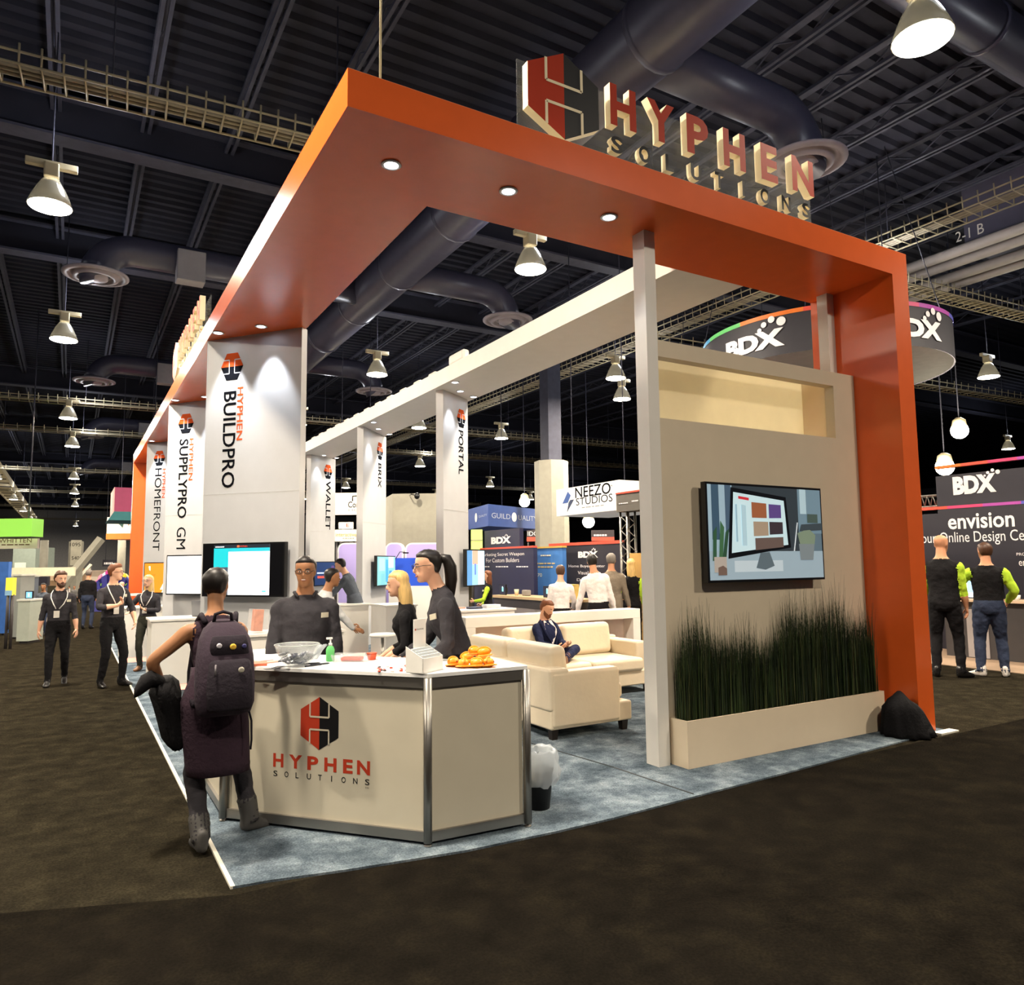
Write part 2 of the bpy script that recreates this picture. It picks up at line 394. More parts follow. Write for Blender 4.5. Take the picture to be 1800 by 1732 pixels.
# service box and pale pipes under the roof at the right
q = at(1745, 420, z=8.9); t = thing('service_box', 'dark service box with a white number sign under the roof at the right', 'service box', q)
a = at(1697, 440, z=8.6); mb = MB(); mb.box((a.x, a.y-3.2, 8.6), (a.x+2.2, a.y, DZ-.05), M('service_dark', (70, 68, 84), rough=.6)); part(t, 'box_body', mb)
mb = MB(); F = frame((a.x-.01, at(1680, 415, X=a.x).y, 8.85), (0, -1, 0), (0, 0, 1)); text(mb, '2-1 B', F, .62, .24, M('sign_white_print', (220, 214, 200))); part(t, 'number_sign', mb)
for k, (px, py) in enumerate(((1730, 425), (1742, 440), (1756, 460), (1772, 470))):
    q = at(px, py, z=8.5-.06*k); mb = MB(); mb.tube([(q.x, q.y-7, q.z), (q.x, q.y+2.5, q.z)], .12, M('pipe_pale', (150, 142, 136), rough=.5), 10)
    tag(part(None, 'roof_pipe', mb, smooth=True), 'pale pipe under the roof at the right, %s of four' % ('first', 'second', 'third', 'fourth')[k], 'pipe', 'pale roof pipes')

for x, y in ((15.7, 47), (15.7, 57), (24.8, 64), (33, 50), (33, 66), (42, 58)):     # far lamps added to brighten the back wall behind the right panels
    y = under_rib(y); o = copy_tree(LAMP0); o.location = (x, y, 7.0); o['group'] = 'far roof lamps'; o['label'] = 'added tiny far hanging lamp low in the dark roof behind the right panels'
    area('high_bay_light', (x, y, 6.93), .56, HB_W, (1, .87, .69)); add_uplight(x, y)
# ---------------------------------------------------------------- booth carpet
ORANGE = M('orange_laminate', (222, 96, 38), rough=.25, spec=.5, var=.03)
WHITE = M('white_laminate', (226, 222, 214), rough=.45, spec=.4, var=.02)
WHITE2 = M('white_panel', (192, 192, 193), rough=.5, spec=.35, var=.02)
ALU = M('satin_aluminium', (150, 146, 140), rough=.35, metal=.85, var=.04)
BLACK = M('black_print', (16, 16, 18), rough=.5)
INK = M('ink_print', (15, 16, 20), rough=.8, spec=.02)
REDP = M('brick_red_print', (176, 58, 36), rough=.6, spec=.12, var=.03)
ORP = M('orange_print', (206, 84, 38), rough=.8, spec=.03, var=.03)
CREAMP = M('cream_edge', (240, 226, 190), rough=.5, var=.03)
t = thing('booth_carpet', 'blue-grey mottled booth carpet under the white counter and sofas', 'carpet', (0, 0, 0))
front = [(409.5, 1558.7), (473, 1547.5), (600, 1530), (680, 1517.4), (818.6, 1495), (980, 1461), (1080, 1437.3), (1253, 1391.4), (1380, 1358.5), (1450, 1339.7), (1661, 1282.5)]
fp = [at(*p, z=.012) for p in front]
mb = MB(); mb.prism([V((p.x, p.y, 0)) for p in fp]+[V((6.35, 18.3, 0)), V((-.02, 18.3, 0))], (0, 0, .012), BLUECARPET); part(t, 'carpet_pile', mb)
mb = MB(); p0 = fp[0]; mb.box((p0.x-.012, p0.y, 0), (p0.x+.010, 18.3, .014), M('white_tape', (225, 220, 205))); part(t, 'edge_tape', mb)
mb = MB(); mb.box((6.1, .03, 0), (6.38, .12, .015), M('white_tape')); part(t, 'corner_tape', mb)
mb = MB(); mb.tube([(2.93, .76, .013), (2.97, -.06, .013)], .006, M('seam', (50, 56, 60)), 4); mb.tube([(2.93, .76, .013), (2.6, 3.5, .013)], .006, M('seam'), 4); part(t, 'seam', mb)

# ---------------------------------------------------------------- orange roof frame
T, Wd, ZB, ZT = .245, .93, 4.34, 4.585
X0, X1, Y0, Y1 = .565, 6.215, .15, 18.1
DLRIM = M('downlight_rim', (235, 235, 235), rough=.4); DLGLOW = E('downlight_glow', (236, 242, 255), 22.)
fr = thing('roof_frame', 'large orange roof frame on two slab posts around the booth', 'booth frame', (X0, Y0, 0))
mb = MB(); mb.box((X0+Wd, Y0, ZB), (X1, Y0+Wd, ZT), ORANGE); part(fr, 'front_beam', mb)
mb = MB(); mb.box((X0, Y0, ZB), (X0+Wd, Y1, ZT), ORANGE); part(fr, 'side_beam', mb)
mb = MB(); mb.box((X1-T, Y0, .012), (X1, Y0+Wd, ZB), ORANGE); part(fr, 'corner_post', mb)
mb = MB(); mb.box((X0, Y1-T, .012), (X0+Wd, Y1, ZB), ORANGE); part(fr, 'rear_post', mb)
BEAMTOP = M('added_cover_board', (206, 196, 176), rough=.8)  # added unseen cover; cuts the orange bounce onto the letter edges
mb = MB(); mb.box((X0+Wd, Y0+.01, ZT), (X1-.01, Y0+Wd-.01, ZT+.008), BEAMTOP); mb.box((X0+.01, Y0+.01, ZT), (X0+Wd, Y1-.01, ZT+.008), BEAMTOP); part(fr, 'added_top_cover', mb)
def downlight(parent, x, y, z, w=DL_W, tilt=None, ang=62):
    mb = MB(); mb.lathe([(.062, 0), (.07, -.008), (.05, -.012), (.048, -.004)], (x, y, z), DLRIM, 20, cap=False)
    mb.lathe([(.048, -.005), (.02, -.006), (.001, -.006)], (x, y, z), DLGLOW, 16); part(parent, 'downlight', mb, smooth=True)
    rot = (0, 0, 0) if not tilt else V((0, 0, -1)).rotation_difference(V(tilt).normalized()).to_euler()
    spot('downlight_beam', (x, y, z-.03), w, ang=ang, rot=rot)
for x, y in ((1.035, .64), (1.92, .56), (2.83, .53)): downlight(fr, x, y, ZB, w=26, ang=80)
# white roof beam
wb = thing('white_roof_beam', 'white roof beam with downlights over the right display panels', 'booth frame', (4.05, 1.08, 0))
mb = MB(); mb.box((4.05, Y0+Wd, ZB), (4.95, Y1, ZT), WHITE); part(wb, 'beam', mb)
for k in range(12):
    mb = MB(); y = 6.6+k*.62; mb.box((4.08, y, ZT), (4.2, y+.25, ZT+.06), WHITE); part(wb, 'fixing_block', mb, bevel=.03)
mb = MB(); mb.box((4.08, 5.6, ZT), (4.2, 6.1, ZT+.17), WHITE); part(wb, 'fixing_block', mb, bevel=.04)
tag(solo('steel_cable', MB().tube([(.9, .5, ZT), (.9, .5, DZ)], .008, CREAM, 6), 'thin steel cable rising from the orange beam corner to the roof', 'cable'), 'thin steel cable rising from the orange beam corner to the roof', 'cable')

# ---------------------------------------------------------------- signs
def roof_sign(name, label, o, ex):
    """emblem and two rows of raised letters on a clear board, standing on a beam; o: lower left corner, ex: reading direction"""
    ex = V(ex); t = thing(name, label, 'sign', o); ez = ex.cross(V((0, 0, 1))); F = frame(o, ex, (0, 0, 1))
    mb = MB(); mb.box((.0, .02, -.06), (3.17, .62, -.05), M('clear_acrylic', (235, 240, 245), rough=.05, alpha=.05, spec=.6), F); part(t, 'clear_board', mb)
    mb = MB(); mb.box((0, 0, -.09), (3.17, .025, .0), M('sign_base', (40, 40, 44)), F); part(t, 'base_rail', mb)
    mb = MB(); hexlogo(mb, F @ Matrix.Translation((.325, .37, 0)), .62, .66, REDP, BLACK, CREAMP, depth=.07, side=CREAMP); part(t, 'emblem', mb)
    xs = [(.745, .25), (1.11, .28), (1.52, .24), (1.93, .26), (2.38, .21), (2.78, .29)]
    for (x, w_), c in zip(xs, 'HYPHEN'):
        mb = MB(); text(mb, c, F @ Matrix.Translation((x, .29, 0)), w_, .33, REDP, .07, CREAMP, bold=.035); part(t, 'letter', mb)
    for k, c in enumerate('SOLUTIONS'):
        x = .76+k*.27; w_ = {'I': .03, 'L': .085, 'T': .1}.get(c, .115)
        mb = MB(); text(mb, c, F @ Matrix.Translation((x+(.05 if c == 'I' else 0), .085, 0)), w_, .135, BLACK, .05, CREAMP, bold=.03); part(t, 'small_letter', mb)
    mb = MB(); text(mb, 'TM', F @ Matrix.Translation((2.97, .0, 0)), .08, .05, BLACK, .04, CREAMP); part(t, 'small_letter', mb)
    return t
roof_sign('letter_sign', 'raised red and black letters with hexagon emblem standing on the front orange beam', (1.86, .27, ZT), (1, 0, 0))
roof_sign('letter_sign', 'same raised lettering seen edge-on along the left orange beam', (.66, 9.5, ZT), (0, -1, 0))

# ---------------------------------------------------------------- televisions
BEZ = M('tv_black', (14, 14, 16), rough=.3, spec=.5); BEZB = M('tv_back', (30, 30, 34), rough=.6)
def tv(label, F, w, h, pic, cat='television', base=(30, 60, 80), es=1., d=.06, name='television', bz=.02):
    """F: lower left corner of the front face; pic: rectangles/polygons ((u,v)... , colour)"""
    t = thing(name, label, cat, F.translation)
    mb = MB(); mb.box((0, 0, -d), (w, h, 0), BEZ, F); mb.box((w*.25, h*.2, -d-.06), (w*.75, h*.7, -d), BEZB, F); part(t, 'bezel', mb)
    mb = MB(); z = .002
    def q(pts, c, z): 
        mb.face([F @ V((bz+(w-2*bz)*u, bz+(h-2*bz)*v, z)) for u, v in pts], E('screen_%02x%02x%02x_%d' % (*c, es*100), c, es))
    q([(0, 0), (1, 0), (1, 1), (0, 1)], base, z)
    for it in pic:
        z += .0004
        if it[0] == 'T':
            _, s, u, v, tw, th, c = it
            text(mb, s, F @ Matrix.Translation((bz+(w-2*bz)*u, bz+(h-2*bz)*v, z)), tw*(w-2*bz), th*(h-2*bz), E('screen_%02x%02x%02x_%d' % (*c, es*100), c, es))
        elif it[0] == 'P': q(it[1], it[2], z)
        else:
            u0, v0, u1, v1, c = it; q([(u0, v0), (u1, v0), (u1, v1), (u0, v1)], c, z)
    part(t, 'screen', mb)
    return t

# ---------------------------------------------------------------- slanted display panels under the beams
def fin(A, B, label, word, small, logo_s, ws, wz, ww, hs, hz0, hz1, thick=.1, ink=INK, lw=.33):
    A, B = V(A+(0,)), V(B+(0,)); d = (B-A).normalized(); n = V((d.y, -d.x, 0)); L = (B-A).length
    t = thing('display_tower', label, 'display panel', A)
    mb = MB(); mb.prism([A+V((0, 0, .012)), B+V((0, 0, .012)), B-n*thick+V((0, 0, .012)), A-n*thick+V((0, 0, .012))], (0, 0, ZB-.012), WHITE2); part(t, 'panel_board', mb)
    mb = MB(); mb.tube([A+n*.001+V((0, 0, 2.45)), B+n*.001+V((0, 0, 2.45))], .0015, M('panel_joint', (200, 198, 194)), 4); part(t, 'joint_line', mb)
    F = frame(A+n*.003, d, (0, 0, 1))
    # badge lying on its side and words reading downwards
    R = F @ Matrix.Translation((logo_s, 3.98, 0)) @ Matrix.Rotation(-pi/2, 4, 'Z')
    mb = MB(); hexlogo(mb, R, lw, lw, ORP, INK, WHITE2, lift=.002); part(t, 'badge', mb)
    z0, z1 = wz
    for wd_, za, zb in ([(word, z0, z1)] if isinstance(word, str) else word):
        mb = MB(); text(mb, wd_, F @ Matrix.Translation((ws, zb, 0)) @ Matrix.Rotation(-pi/2, 4, 'Z'), zb-za, ww, ink, bold=0 if 'M' in wd_ else .014); part(t, 'lettering', mb)
    if small:
        mb = MB(); text(mb, small, F @ Matrix.Translation((hs, hz1, 0)) @ Matrix.Rotation(-pi/2, 4, 'Z'), hz1-hz0, .085, ORP, bold=.012); part(t, 'small_lettering', mb)
    return t, A, d, n
FD = V((.625, -.781, 0))
def lw_of(A): return (A[0]+FD.x*1.38, A[1]+FD.y*1.38)
A1, A2, A3 = (.576, 5.55), (.568, 9.662), (.60, 14.24)
f1 = fin(A1, lw_of(A1), 'nearest white slanted panel under the left beam, tall dark word below a hexagon badge', 'BUILDPRO', 'HYPHEN', .385, .27, (2.52, 3.68), .19, .475, 3.08, 3.72)
f2 = fin(A2, lw_of(A2), 'second white slanted panel under the left beam with a two-part dark word', [('SUPPLYPRO', 2.40, 3.72), ('GM', 1.89, 2.25)], 'HYPHEN', .385, .26, (1.88, 3.72), .19, .475, 3.02, 3.72)
f3 = fin(A3, lw_of(A3), 'third white slanted panel under the left beam beside the rear orange post', 'HOMEFRONT', 'HYPHEN', .37, .26, (1.95, 3.76), .19, .475, 3.1, 3.74)
f4 = fin((4.201, 6.529), (4.881, 7.011), 'nearest white slanted panel under the white beam', 'PORTAL', '', .60, .50, (3.05, 3.78), .17, 0, 0, 0, thick=.13, lw=.3)
f5 = fin((4.157, 10.142), (5.019, 11.141), 'middle white slanted panel under the white beam', 'BRIX', '', .93, .83, (3.2, 3.72), .19, 0, 0, 0, thick=.13, lw=.36)
f6 = fin((4.274, 14.334), (5.086, 14.959), 'farthest white slanted panel under the white beam', 'WALLET', '', .70, .62, (2.5, 3.75), .2, 0, 0, 0, thick=.13, lw=.36)
for f, ss in ((f1, (.36, .98)), (f2, (.36, .98)), (f3, (.36, .98))):
    for s in ss:
        p = f[1]+f[2]*s+f[3]*.22; downlight(fr, p.x, p.y, ZB, w=110, ang=58, tilt=-f[3]*.16+V((0, 0, -1)))
for f, ss in ((f4, (.2, .66)), (f5, (.3, .95)), (f6, (.25, .78))):
    for s in ss:
        p = f[1]+f[2]*s+f[3]*.2; downlight(wb, p.x, p.y, ZB, w=50, ang=58, tilt=-f[3]*.16+V((0, 0, -1)))
for x, y in ((4.1, 6.0), (4.12, 9.6)): downlight(wb, x+.05, y, ZB, w=15)
def on_fin(f, s, z, off=.135): return frame(f[1]+f[2]*s+f[3]*off+V((0, 0, z)), f[2], (0, 0, 1))
TEAL = (30, 165, 175); WH = (250, 252, 255)
tv('wide black television on the nearest left panel showing a white and teal page', on_fin(f1, .145, 1.255), 1.15, .61,
   [(.13, 0, .84, 1, (245, 250, 255)), (.13, .93, .84, 1, (30, 36, 44)), (.13, .55, .32, .93, TEAL), (.13, 0, .32, .55, (60, 70, 84)), (.32, .86, .84, .93, (40, 160, 175)), (.75, .06, .8, .09, (80, 200, 200)),
    ('T', '=', .15, .945, .12, .03, WH), (.43, .945, .46, .985, (220, 100, 60)), ('T', 'HYPHEN', .47, .95, .09, .028, (210, 70, 50))], base=(4, 4, 6), es=1.15)
tv('television with a bright white screen on the second left panel', on_fin(f2, .2, 1.15), .95, .64,
   [('P', [(.8, .46), (.85, .56), (.95, .56), (.95, .46)], (240, 190, 90)), (.86, .4, .98, .46, (60, 90, 150)), (.88, .46, .93, .58, (60, 90, 150)), (.86, .58, .98, .63, (60, 90, 150)), (.8, .42, .86, .5, (245, 220, 150))], base=(252, 252, 252), es=1.1)
tv('television with an orange screen on the third left panel', on_fin(f3, .18, 1.04), .85, .66,
   [('P', [(.55, .1), (.75, .5), (1, .5), (1, .1)], (240, 235, 225)), ('P', [(.6, 0), (.8, .38), (1, .38), (1, 0)], (235, 225, 210)), ('P', [(.16, .78), (.2, .74), (.2, .9), (.14, .9)], (250, 250, 245)), ('T', 'PROJECT', .08, .55, .3, .06, (150, 60, 20))], base=(228, 130, 40), es=.9)
tv('television with pale blue portrait picture on the nearest right panel', on_fin(f4, .49, 1.23, .14), .66, .6,
   [(0, 0, .28, 1, (90, 140, 190)), (.28, .0, .6, .6, (140, 185, 215)), (.3, .6, .62, 1, (214, 160, 140)), (.62, 0, 1, 1, (190, 220, 235)), (.42, .3, .5, .62, (90, 120, 200)), (.7, .2, .82, .9, (225, 240, 245))], base=(150, 190, 215), es=.9)
tv('television with teal abstract picture on the middle right panel', on_fin(f5, .42, 1.16, .14), 1.12, .62,
   [(.1, .5, .4, .95, (150, 200, 195)), (.45, .1, .6, .9, (70, 150, 190)), (.6, .6, .9, 1, (180, 215, 210)), (.65, 0, .8, .5, (60, 130, 180)), (.2, 0, .4, .4, (110, 175, 185))], base=(120, 180, 185), es=.8)
tv('dark blue television on the farthest right panel', on_fin(f6, .0, 1.09, .14), 1.13, .6,
   [('P', [(.55, .1), (.62, .85), (.72, .85), (.72, .1)], (80, 60, 110)), (.08, .5, .4, .56, (170, 190, 220)), (.1, .3, .35, .4, (200, 80, 70)), (.75, .2, .95, .7, (50, 70, 110))], base=(28, 50, 92), es=.7)

# ---------------------------------------------------------------- white kiosk counters with a glowing foot
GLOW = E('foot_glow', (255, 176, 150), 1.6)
def kiosk(label, x0, y0, x1, y1, h=.93, glow=True, rz=0):
    t = thing('kiosk_counter', label, 'counter', ((x0+x1)/2, (y0+y1)/2, 0))
    mb = MB(); mb.box((x0+.02, y0+.02, .09), (x1-.02, y1-.02, h-.03), WHITE); part(t, 'cabinet_body', mb, bevel=.004)
    mb = MB(); mb.box((x0, y0, h-.03), (x1, y1, h), WHITE); part(t, 'counter_top', mb, bevel=.004)
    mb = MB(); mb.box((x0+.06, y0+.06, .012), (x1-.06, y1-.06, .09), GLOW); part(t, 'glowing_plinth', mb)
    return t
kiosk('white kiosk counter with laptop in front of the second left panel', .14, 6.66, 1.35, 7.3)
kiosk('white kiosk counter behind the woman with the backpack', .74, 3.72, 1.75, 4.2)
kiosk('white kiosk counter in front of the third left panel', -.02, 10.2, 1.2, 10.8)
kiosk('white kiosk counter before the farthest right panel', 2.95, 8.55, 3.75, 9.1)
kiosk('white kiosk counter before the middle right panel', 3.72, 7.75, 4.3, 8.5)
kiosk('white kiosk counter before the nearest right panel, papers on top', 4.0, 5.55, 4.92, 6.2, h=.94)

# ---------------------------------------------------------------- reception counter with angled front
CA, CB, CC = V((.125, 1.13, 0)), V((1.042, .049, 0)), V((1.689, .02, 0))
CP = [CA, CB, CC, V((1.69, .46, 0)), V((1.52, .46, 0)), V((.6, 1.54, 0)), V((.6, 1.95, 0)), V((.125, 1.95, 0))]
t = thing('reception_counter', 'white angled reception counter with red and black emblem on its front', 'counter', (.9, .7, 0))
def inset(pts, e):
    c = sum(pts, V())/len(pts); out = []
    n = len(pts)
    for k in range(n):
        a, b, c_ = pts[k-1], pts[k], pts[(k+1) % n]
        d1, d2 = (b-a).normalized(), (c_-b).normalized(); n1, n2 = V((-d1.y, d1.x, 0)), V((-d2.y, d2.x, 0))
        m = (n1+n2); m = m.normalized()/max(.35, m.normalized().dot(n1)); out.append(b+m*e)
    return out
CPI = inset(CP, .02)
COUNTERW = M('counter_beige', (198, 190, 170), rough=.45, var=.02); mb = MB(); mb.prism([p+V((0, 0, .07)) for p in CPI], (0, 0, .86), COUNTERW); part(t, 'body_panels', mb)
mb = MB(); mb.prism([p+V((0, 0, .945)) for p in inset(CP, -.008)], (0, 0, .025), M('counter_white', (246, 246, 244), rough=.4)); part(t, 'worktop', mb, bevel=.003)
for z0, z1, nm in ((.03, .085, 'base_rail'), (.885, .945, 'top_rail')):
    mb = MB()
    for k in range(len(CP)):
        a, b = CP[k], CP[(k+1) % len(CP)]; d = (b-a).normalized(); n = V((-d.y, d.x, 0))
        mb.prism([a+V((0, 0, z0)), b+V((0, 0, z0)), b+n*.03+V((0, 0, z0)), a+n*.03+V((0, 0, z0))], (0, 0, z1-z0), ALU)
    part(t, nm, mb)
for k, p in enumerate(CP):
    mb = MB(); mb.lathe([(.026, .03), (.026, .945)], (p.x, p.y, 0), ALU, 8); part(t, 'corner_upright', mb)
    mb = MB(); mb.lathe([(.022, .012), (.022, .018), (.008, .02), (.008, .03)], (p.x, p.y, 0), ALU, 10); part(t, 'levelling_foot', mb)
d = (CB-CA).normalized(); n = V((d.y, -d.x, 0)); F = frame(CA+n*.002-n*.02, d, (0, 0, 1))
F = frame(CA-n*((CA-CPI[0]).dot(n))+n*.0008, d, (0, 0, 1))
mb = MB(); hexlogo(mb, F @ Matrix.Translation((.682, .642, 0)), .268, .315, REDP, BLACK, COUNTERW); part(t, 'emblem', mb)
for (x, w_), c in zip(((.353, .075), (.468, .095), (.60, .078), (.72, .085), (.85, .066), (.945, .088)), 'HYPHEN'):
    mb = MB(); text(mb, c, F @ Matrix.Translation((x, .362, 0)), w_, .082, REDP, bold=.035); part(t, 'letter', mb)
mb = MB()
for k, c in enumerate('SOLUTIONS'):
    text(mb, c, F @ Matrix.Translation((.356+k*.0805+(.01 if c == 'I' else 0), .306, 0)), {'I': .007, 'L': .022, 'T': .026}.get(c, .03), .034, BLACK, bold=.012)
text(mb, 'TM', F @ Matrix.Translation((1.0, .285, 0)), .025, .01, BLACK)
part(t, 'small_lettering', mb)
# emblem relief on the worktop side is absent in the photo; the top is bare

# ---------------------------------------------------------------- screen wall with posts, television and planter
TAUPE = M('beige_laminate', (212, 198, 174), rough=.5, var=.02)
t = thing('partition_wall', 'beige partition wall with two tall white posts and an open top window', 'partition', (4.5, .65, 0))
mb = MB(); mb.box((3.225, .575, .012), (3.34, .72, ZB), WHITE); part(t, 'post', mb)
mb = MB(); mb.box((5.86, .80, 3.3), (5.965, .92, ZB), WHITE); part(t, 'post', mb)
mb = MB(); mb.box((3.34, .62, .012), (5.965, .72, 2.78), TAUPE); part(t, 'wall_board', mb)
mb = MB(); mb.box((3.34, .62, 3.30), (5.965, .72, 3.44), TAUPE); part(t, 'top_rail', mb)
mb = MB(); mb.box((5.64, .62, 2.78), (5.965, .72, 3.30), TAUPE); part(t, 'side_rail', mb)
NX = at(1142, 690, Y=1.02).x
NICHE = M('niche_cream', (240, 230, 200), rough=.5); nt = NICHE.node_tree; tr = nt.nodes.new('ShaderNodeBsdfTranslucent'); tr.inputs[0].default_value = (.86, .8, .62, 1); mxs = nt.nodes.new('ShaderNodeMixShader'); mxs.inputs[0].default_value = .6
nt.links.new(nt.nodes['Principled BSDF'].outputs[0], mxs.inputs[1]); nt.links.new(tr.outputs[0], mxs.inputs[2]); nt.links.new(mxs.outputs[0], nt.nodes['Material Output'].inputs[0])
mb = MB(); mb.box((NX, .99, 2.72), (5.66, 1.02, 3.42), NICHE); mb.box((5.645, .72, 2.72), (5.66, 1.0, 3.42), M('niche_cream')); part(t, 'niche_lining', mb)
x0, x1, z0, z1 = at(1242, 936, Y=.5).x, at(1446, 936, Y=.5).x, at(1345, 1022, Y=.5).z, at(1345, 853, Y=.5).z; F = frame((x0, .50, z0), (1, 0, 0), (0, 0, 1))
tv('big television on the beige partition showing a desk with a monitor and plants', F, x1-x0, z1-z0,
   [(0, .3, .2, 1, (150, 175, 190)), (.03, .42, .09, 1, (60, 84, 104)), (.14, .5, .19, 1, (70, 90, 110)), (.2, .2, .8, 1, (52, 60, 66)), (.78, .5, 1, 1, (110, 135, 150)), (.8, .72, .86, 1, (170, 195, 205)),
    (0, 0, 1, .3, (150, 170, 182)), (.2, .08, .62, .2, (184, 198, 206)), ('P', [(.15, .22), (.19, .98), (.67, .9), (.70, .34)], (12, 14, 18)), ('P', [(.18, .28), (.21, .93), (.65, .86), (.675, .37)], (196, 224, 232)),
    ('P', [(.25, .86), (.25, .89), (.34, .875), (.34, .845)], (200, 50, 60)), ('P', [(.36, .66), (.36, .83), (.49, .82), (.49, .66)], (150, 90, 60)), ('P', [(.51, .66), (.51, .815), (.62, .81), (.62, .665)], (90, 70, 130)),
    ('P', [(.37, .46), (.37, .62), (.5, .62), (.5, .47)], (160, 140, 120)), ('P', [(.51, .48), (.51, .62), (.63, .62), (.63, .49)], (60, 50, 56)), ('P', [(.38, .31), (.38, .44), (.63, .455), (.63, .345)], (100, 84, 78)),
    ('P', [(.22, .4), (.22, .8), (.235, .8), (.235, .4)], (150, 180, 195)), ('P', [(.27, .36), (.27, .8), (.31, .79), (.31, .36)], (170, 200, 212)),
    ('P', [(.38, .12), (.42, .28), (.5, .29), (.54, .14), (.46, .1)], (90, 104, 112)), ('P', [(.72, .3), (.76, .62), (.77, .62), (.73, .3)], (210, 220, 225)),
    ('P', [(.78, .52), (.8, .6), (1, .62), (1, .54)], (60, 70, 76)), (.86, .62, .96, .72, (70, 86, 80)), ('P', [(.78, .2), (.77, .38), (.92, .4), (.9, .2)], (120, 130, 134)), ('P', [(.78, .38), (.76, .5), (.82, .53), (.88, .54), (.93, .48), (.92, .38)], (120, 136, 116)),
    ('P', [(.02, .2), (.03, .5), (.06, .56), (.05, .2)], (50, 84, 60)), ('P', [(.07, .2), (.09, .62), (.12, .55), (.1, .2)], (62, 100, 68)), ('P', [(.1, .24), (.13, .5), (.16, .54), (.13, .24)], (46, 76, 56)), (.03, .08, .13, .24, (170, 160, 150)), ('P', [(.06, .05), (.06, .13), (.1, .15), (.13, .12), (.13, .05)], (110, 90, 80))],
   base=(92, 112, 124), es=.55, d=.05)
# planter with artificial grass
GRASSM = [M('reed_dark', (26, 38, 18), rough=.6, var=.3), M('reed_green', (48, 64, 28), rough=.6, var=.3), M('reed_olive', (70, 74, 38), rough=.6, var=.25)]
t = thing('planter', 'long low white planter box at the foot of the beige partition', 'planter', (4.6, .5, 0))
PLW = M('planter_beige', (230, 212, 184), rough=.5, var=.02); mb = MB(); PX0, PX1, PY0, PY1 = 3.375, 5.86, .41, .60
mb.box((PX0, PY0, .012), (PX1, PY0+.02, .368), PLW); mb.box((PX0, PY1-.02, .012), (PX1, PY1, .368), PLW); mb.box((PX0, PY0+.02, .012), (PX0+.02, PY1-.02, .368), PLW); mb.box((PX1-.02, PY0+.02, .012), (PX1, PY1-.02, .368), PLW); part(t, 'planter_box', mb)
mb = MB(); mb.box((PX0+.02, PY0+.02, .02), (PX1-.02, PY1-.02, .33), M('soil', (30, 24, 18), var=.3)); part(t, 'soil', mb)
def blade(mb, x, y, z0, h, m, rnd):
    a = rnd.uniform(0, 2*pi); l = rnd.uniform(.02, .12)*h; wv = V((-math.sin(a), math.cos(a), 0))*rnd.uniform(.0025, .005)
    pts = [V((x, y, z0)), V((x+math.cos(a)*l*.12, y+math.sin(a)*l*.1, z0+h*.4)), V((x+math.cos(a)*l*.45, y+math.sin(a)*l*.3, z0+h*.75)), V((x+math.cos(a)*l, y+math.sin(a)*l*.6, z0+h))]
    for p in pts: p.y = min(p.y, .608)
    vs = [(p-wv*(1-k/3.4), p+wv*(1-k/3.4)) for k, p in enumerate(pts)]
    i = mb.mi(m); vv = [(mb.bm.verts.new(a_), mb.bm.verts.new(b_)) for a_, b_ in vs]
    for k in range(3):
        f = mb.bm.faces.new([vv[k][0], vv[k][1], vv[k+1][1], vv[k+1][0]]); f.material_index = i
rnd = random.Random(3); mb = MB()
for k in range(5200):
    x = rnd.uniform(PX0+.03, PX1-.03); y = rnd.uniform(PY0+.03, PY1-.03)
    hmax = .78+.14*math.sin(x*4.1)+.08*math.sin(x*11)+(.12 if x > 5.3 else 0)-(.12 if x < 3.7 else 0)
    blade(mb, x, y, .33, hmax*(rnd.uniform(.45, .98) if rnd.random() < .93 else rnd.uniform(.98, 1.18)), GRASSM[rnd.choice((0, 0, 0, 1, 1, 2))], rnd)
g = part(None, 'reed_grass', mb); tag(g, 'tall dark green artificial grass filling the white planter', 'grass'); g['kind'] = 'stuff'
# ---------------------------------------------------------------- people
SKINS = {'tan': M('skin_tan', (196, 140, 106), rough=.5, spec=.3, var=.05), 'fair': M('skin_fair', (224, 172, 142), rough=.5, spec=.3, var=.05), 'brown': M('skin_brown', (146, 98, 68), rough=.5, spec=.3, var=.05), 'olive': M('skin_olive', (154, 107, 74), rough=.5, spec=.3, var=.05)}
LIP = M('lip', (150, 84, 76), rough=.4); EYEW = M('eye_white', (225, 220, 214), rough=.2); EYED = M('eye_dark', (30, 22, 18), rough=.2); TEETH = M('teeth', (235, 230, 220), rough=.3)
HAIRS = {'dark': M('hair_dark', (24, 19, 17), rough=.45, spec=.4, var=.3, scale=60, stretch=(1, 1, .06)), 'brown': M('hair_brown', (72, 46, 30), rough=.5, var=.3, scale=60, stretch=(1, 1, .06)), 'blond': M('hair_blond', (212, 176, 112), rough=.45, var=.25, scale=60, stretch=(1, 1, .06)), 'grey': M('hair_grey', (120, 112, 104), rough=.6, var=.2, scale=60, stretch=(1, 1, .06)), 'auburn': M('hair_auburn', (112, 64, 36), rough=.5, var=.25, scale=60, stretch=(1, 1, .06))}
def fabric(name, c, var=.1): return M('fabric_'+name, c, rough=.85, spec=.15, var=var, scale=9., bump=.25, bscale=45)
CHAR = fabric('charcoal', (52, 50, 54)); BLK = fabric('black', (22, 21, 23)); NAVY = fabric('navy', (30, 36, 66)); GREYF = fabric('grey', (108, 106, 104)); WHT = fabric('white', (226, 218, 214))
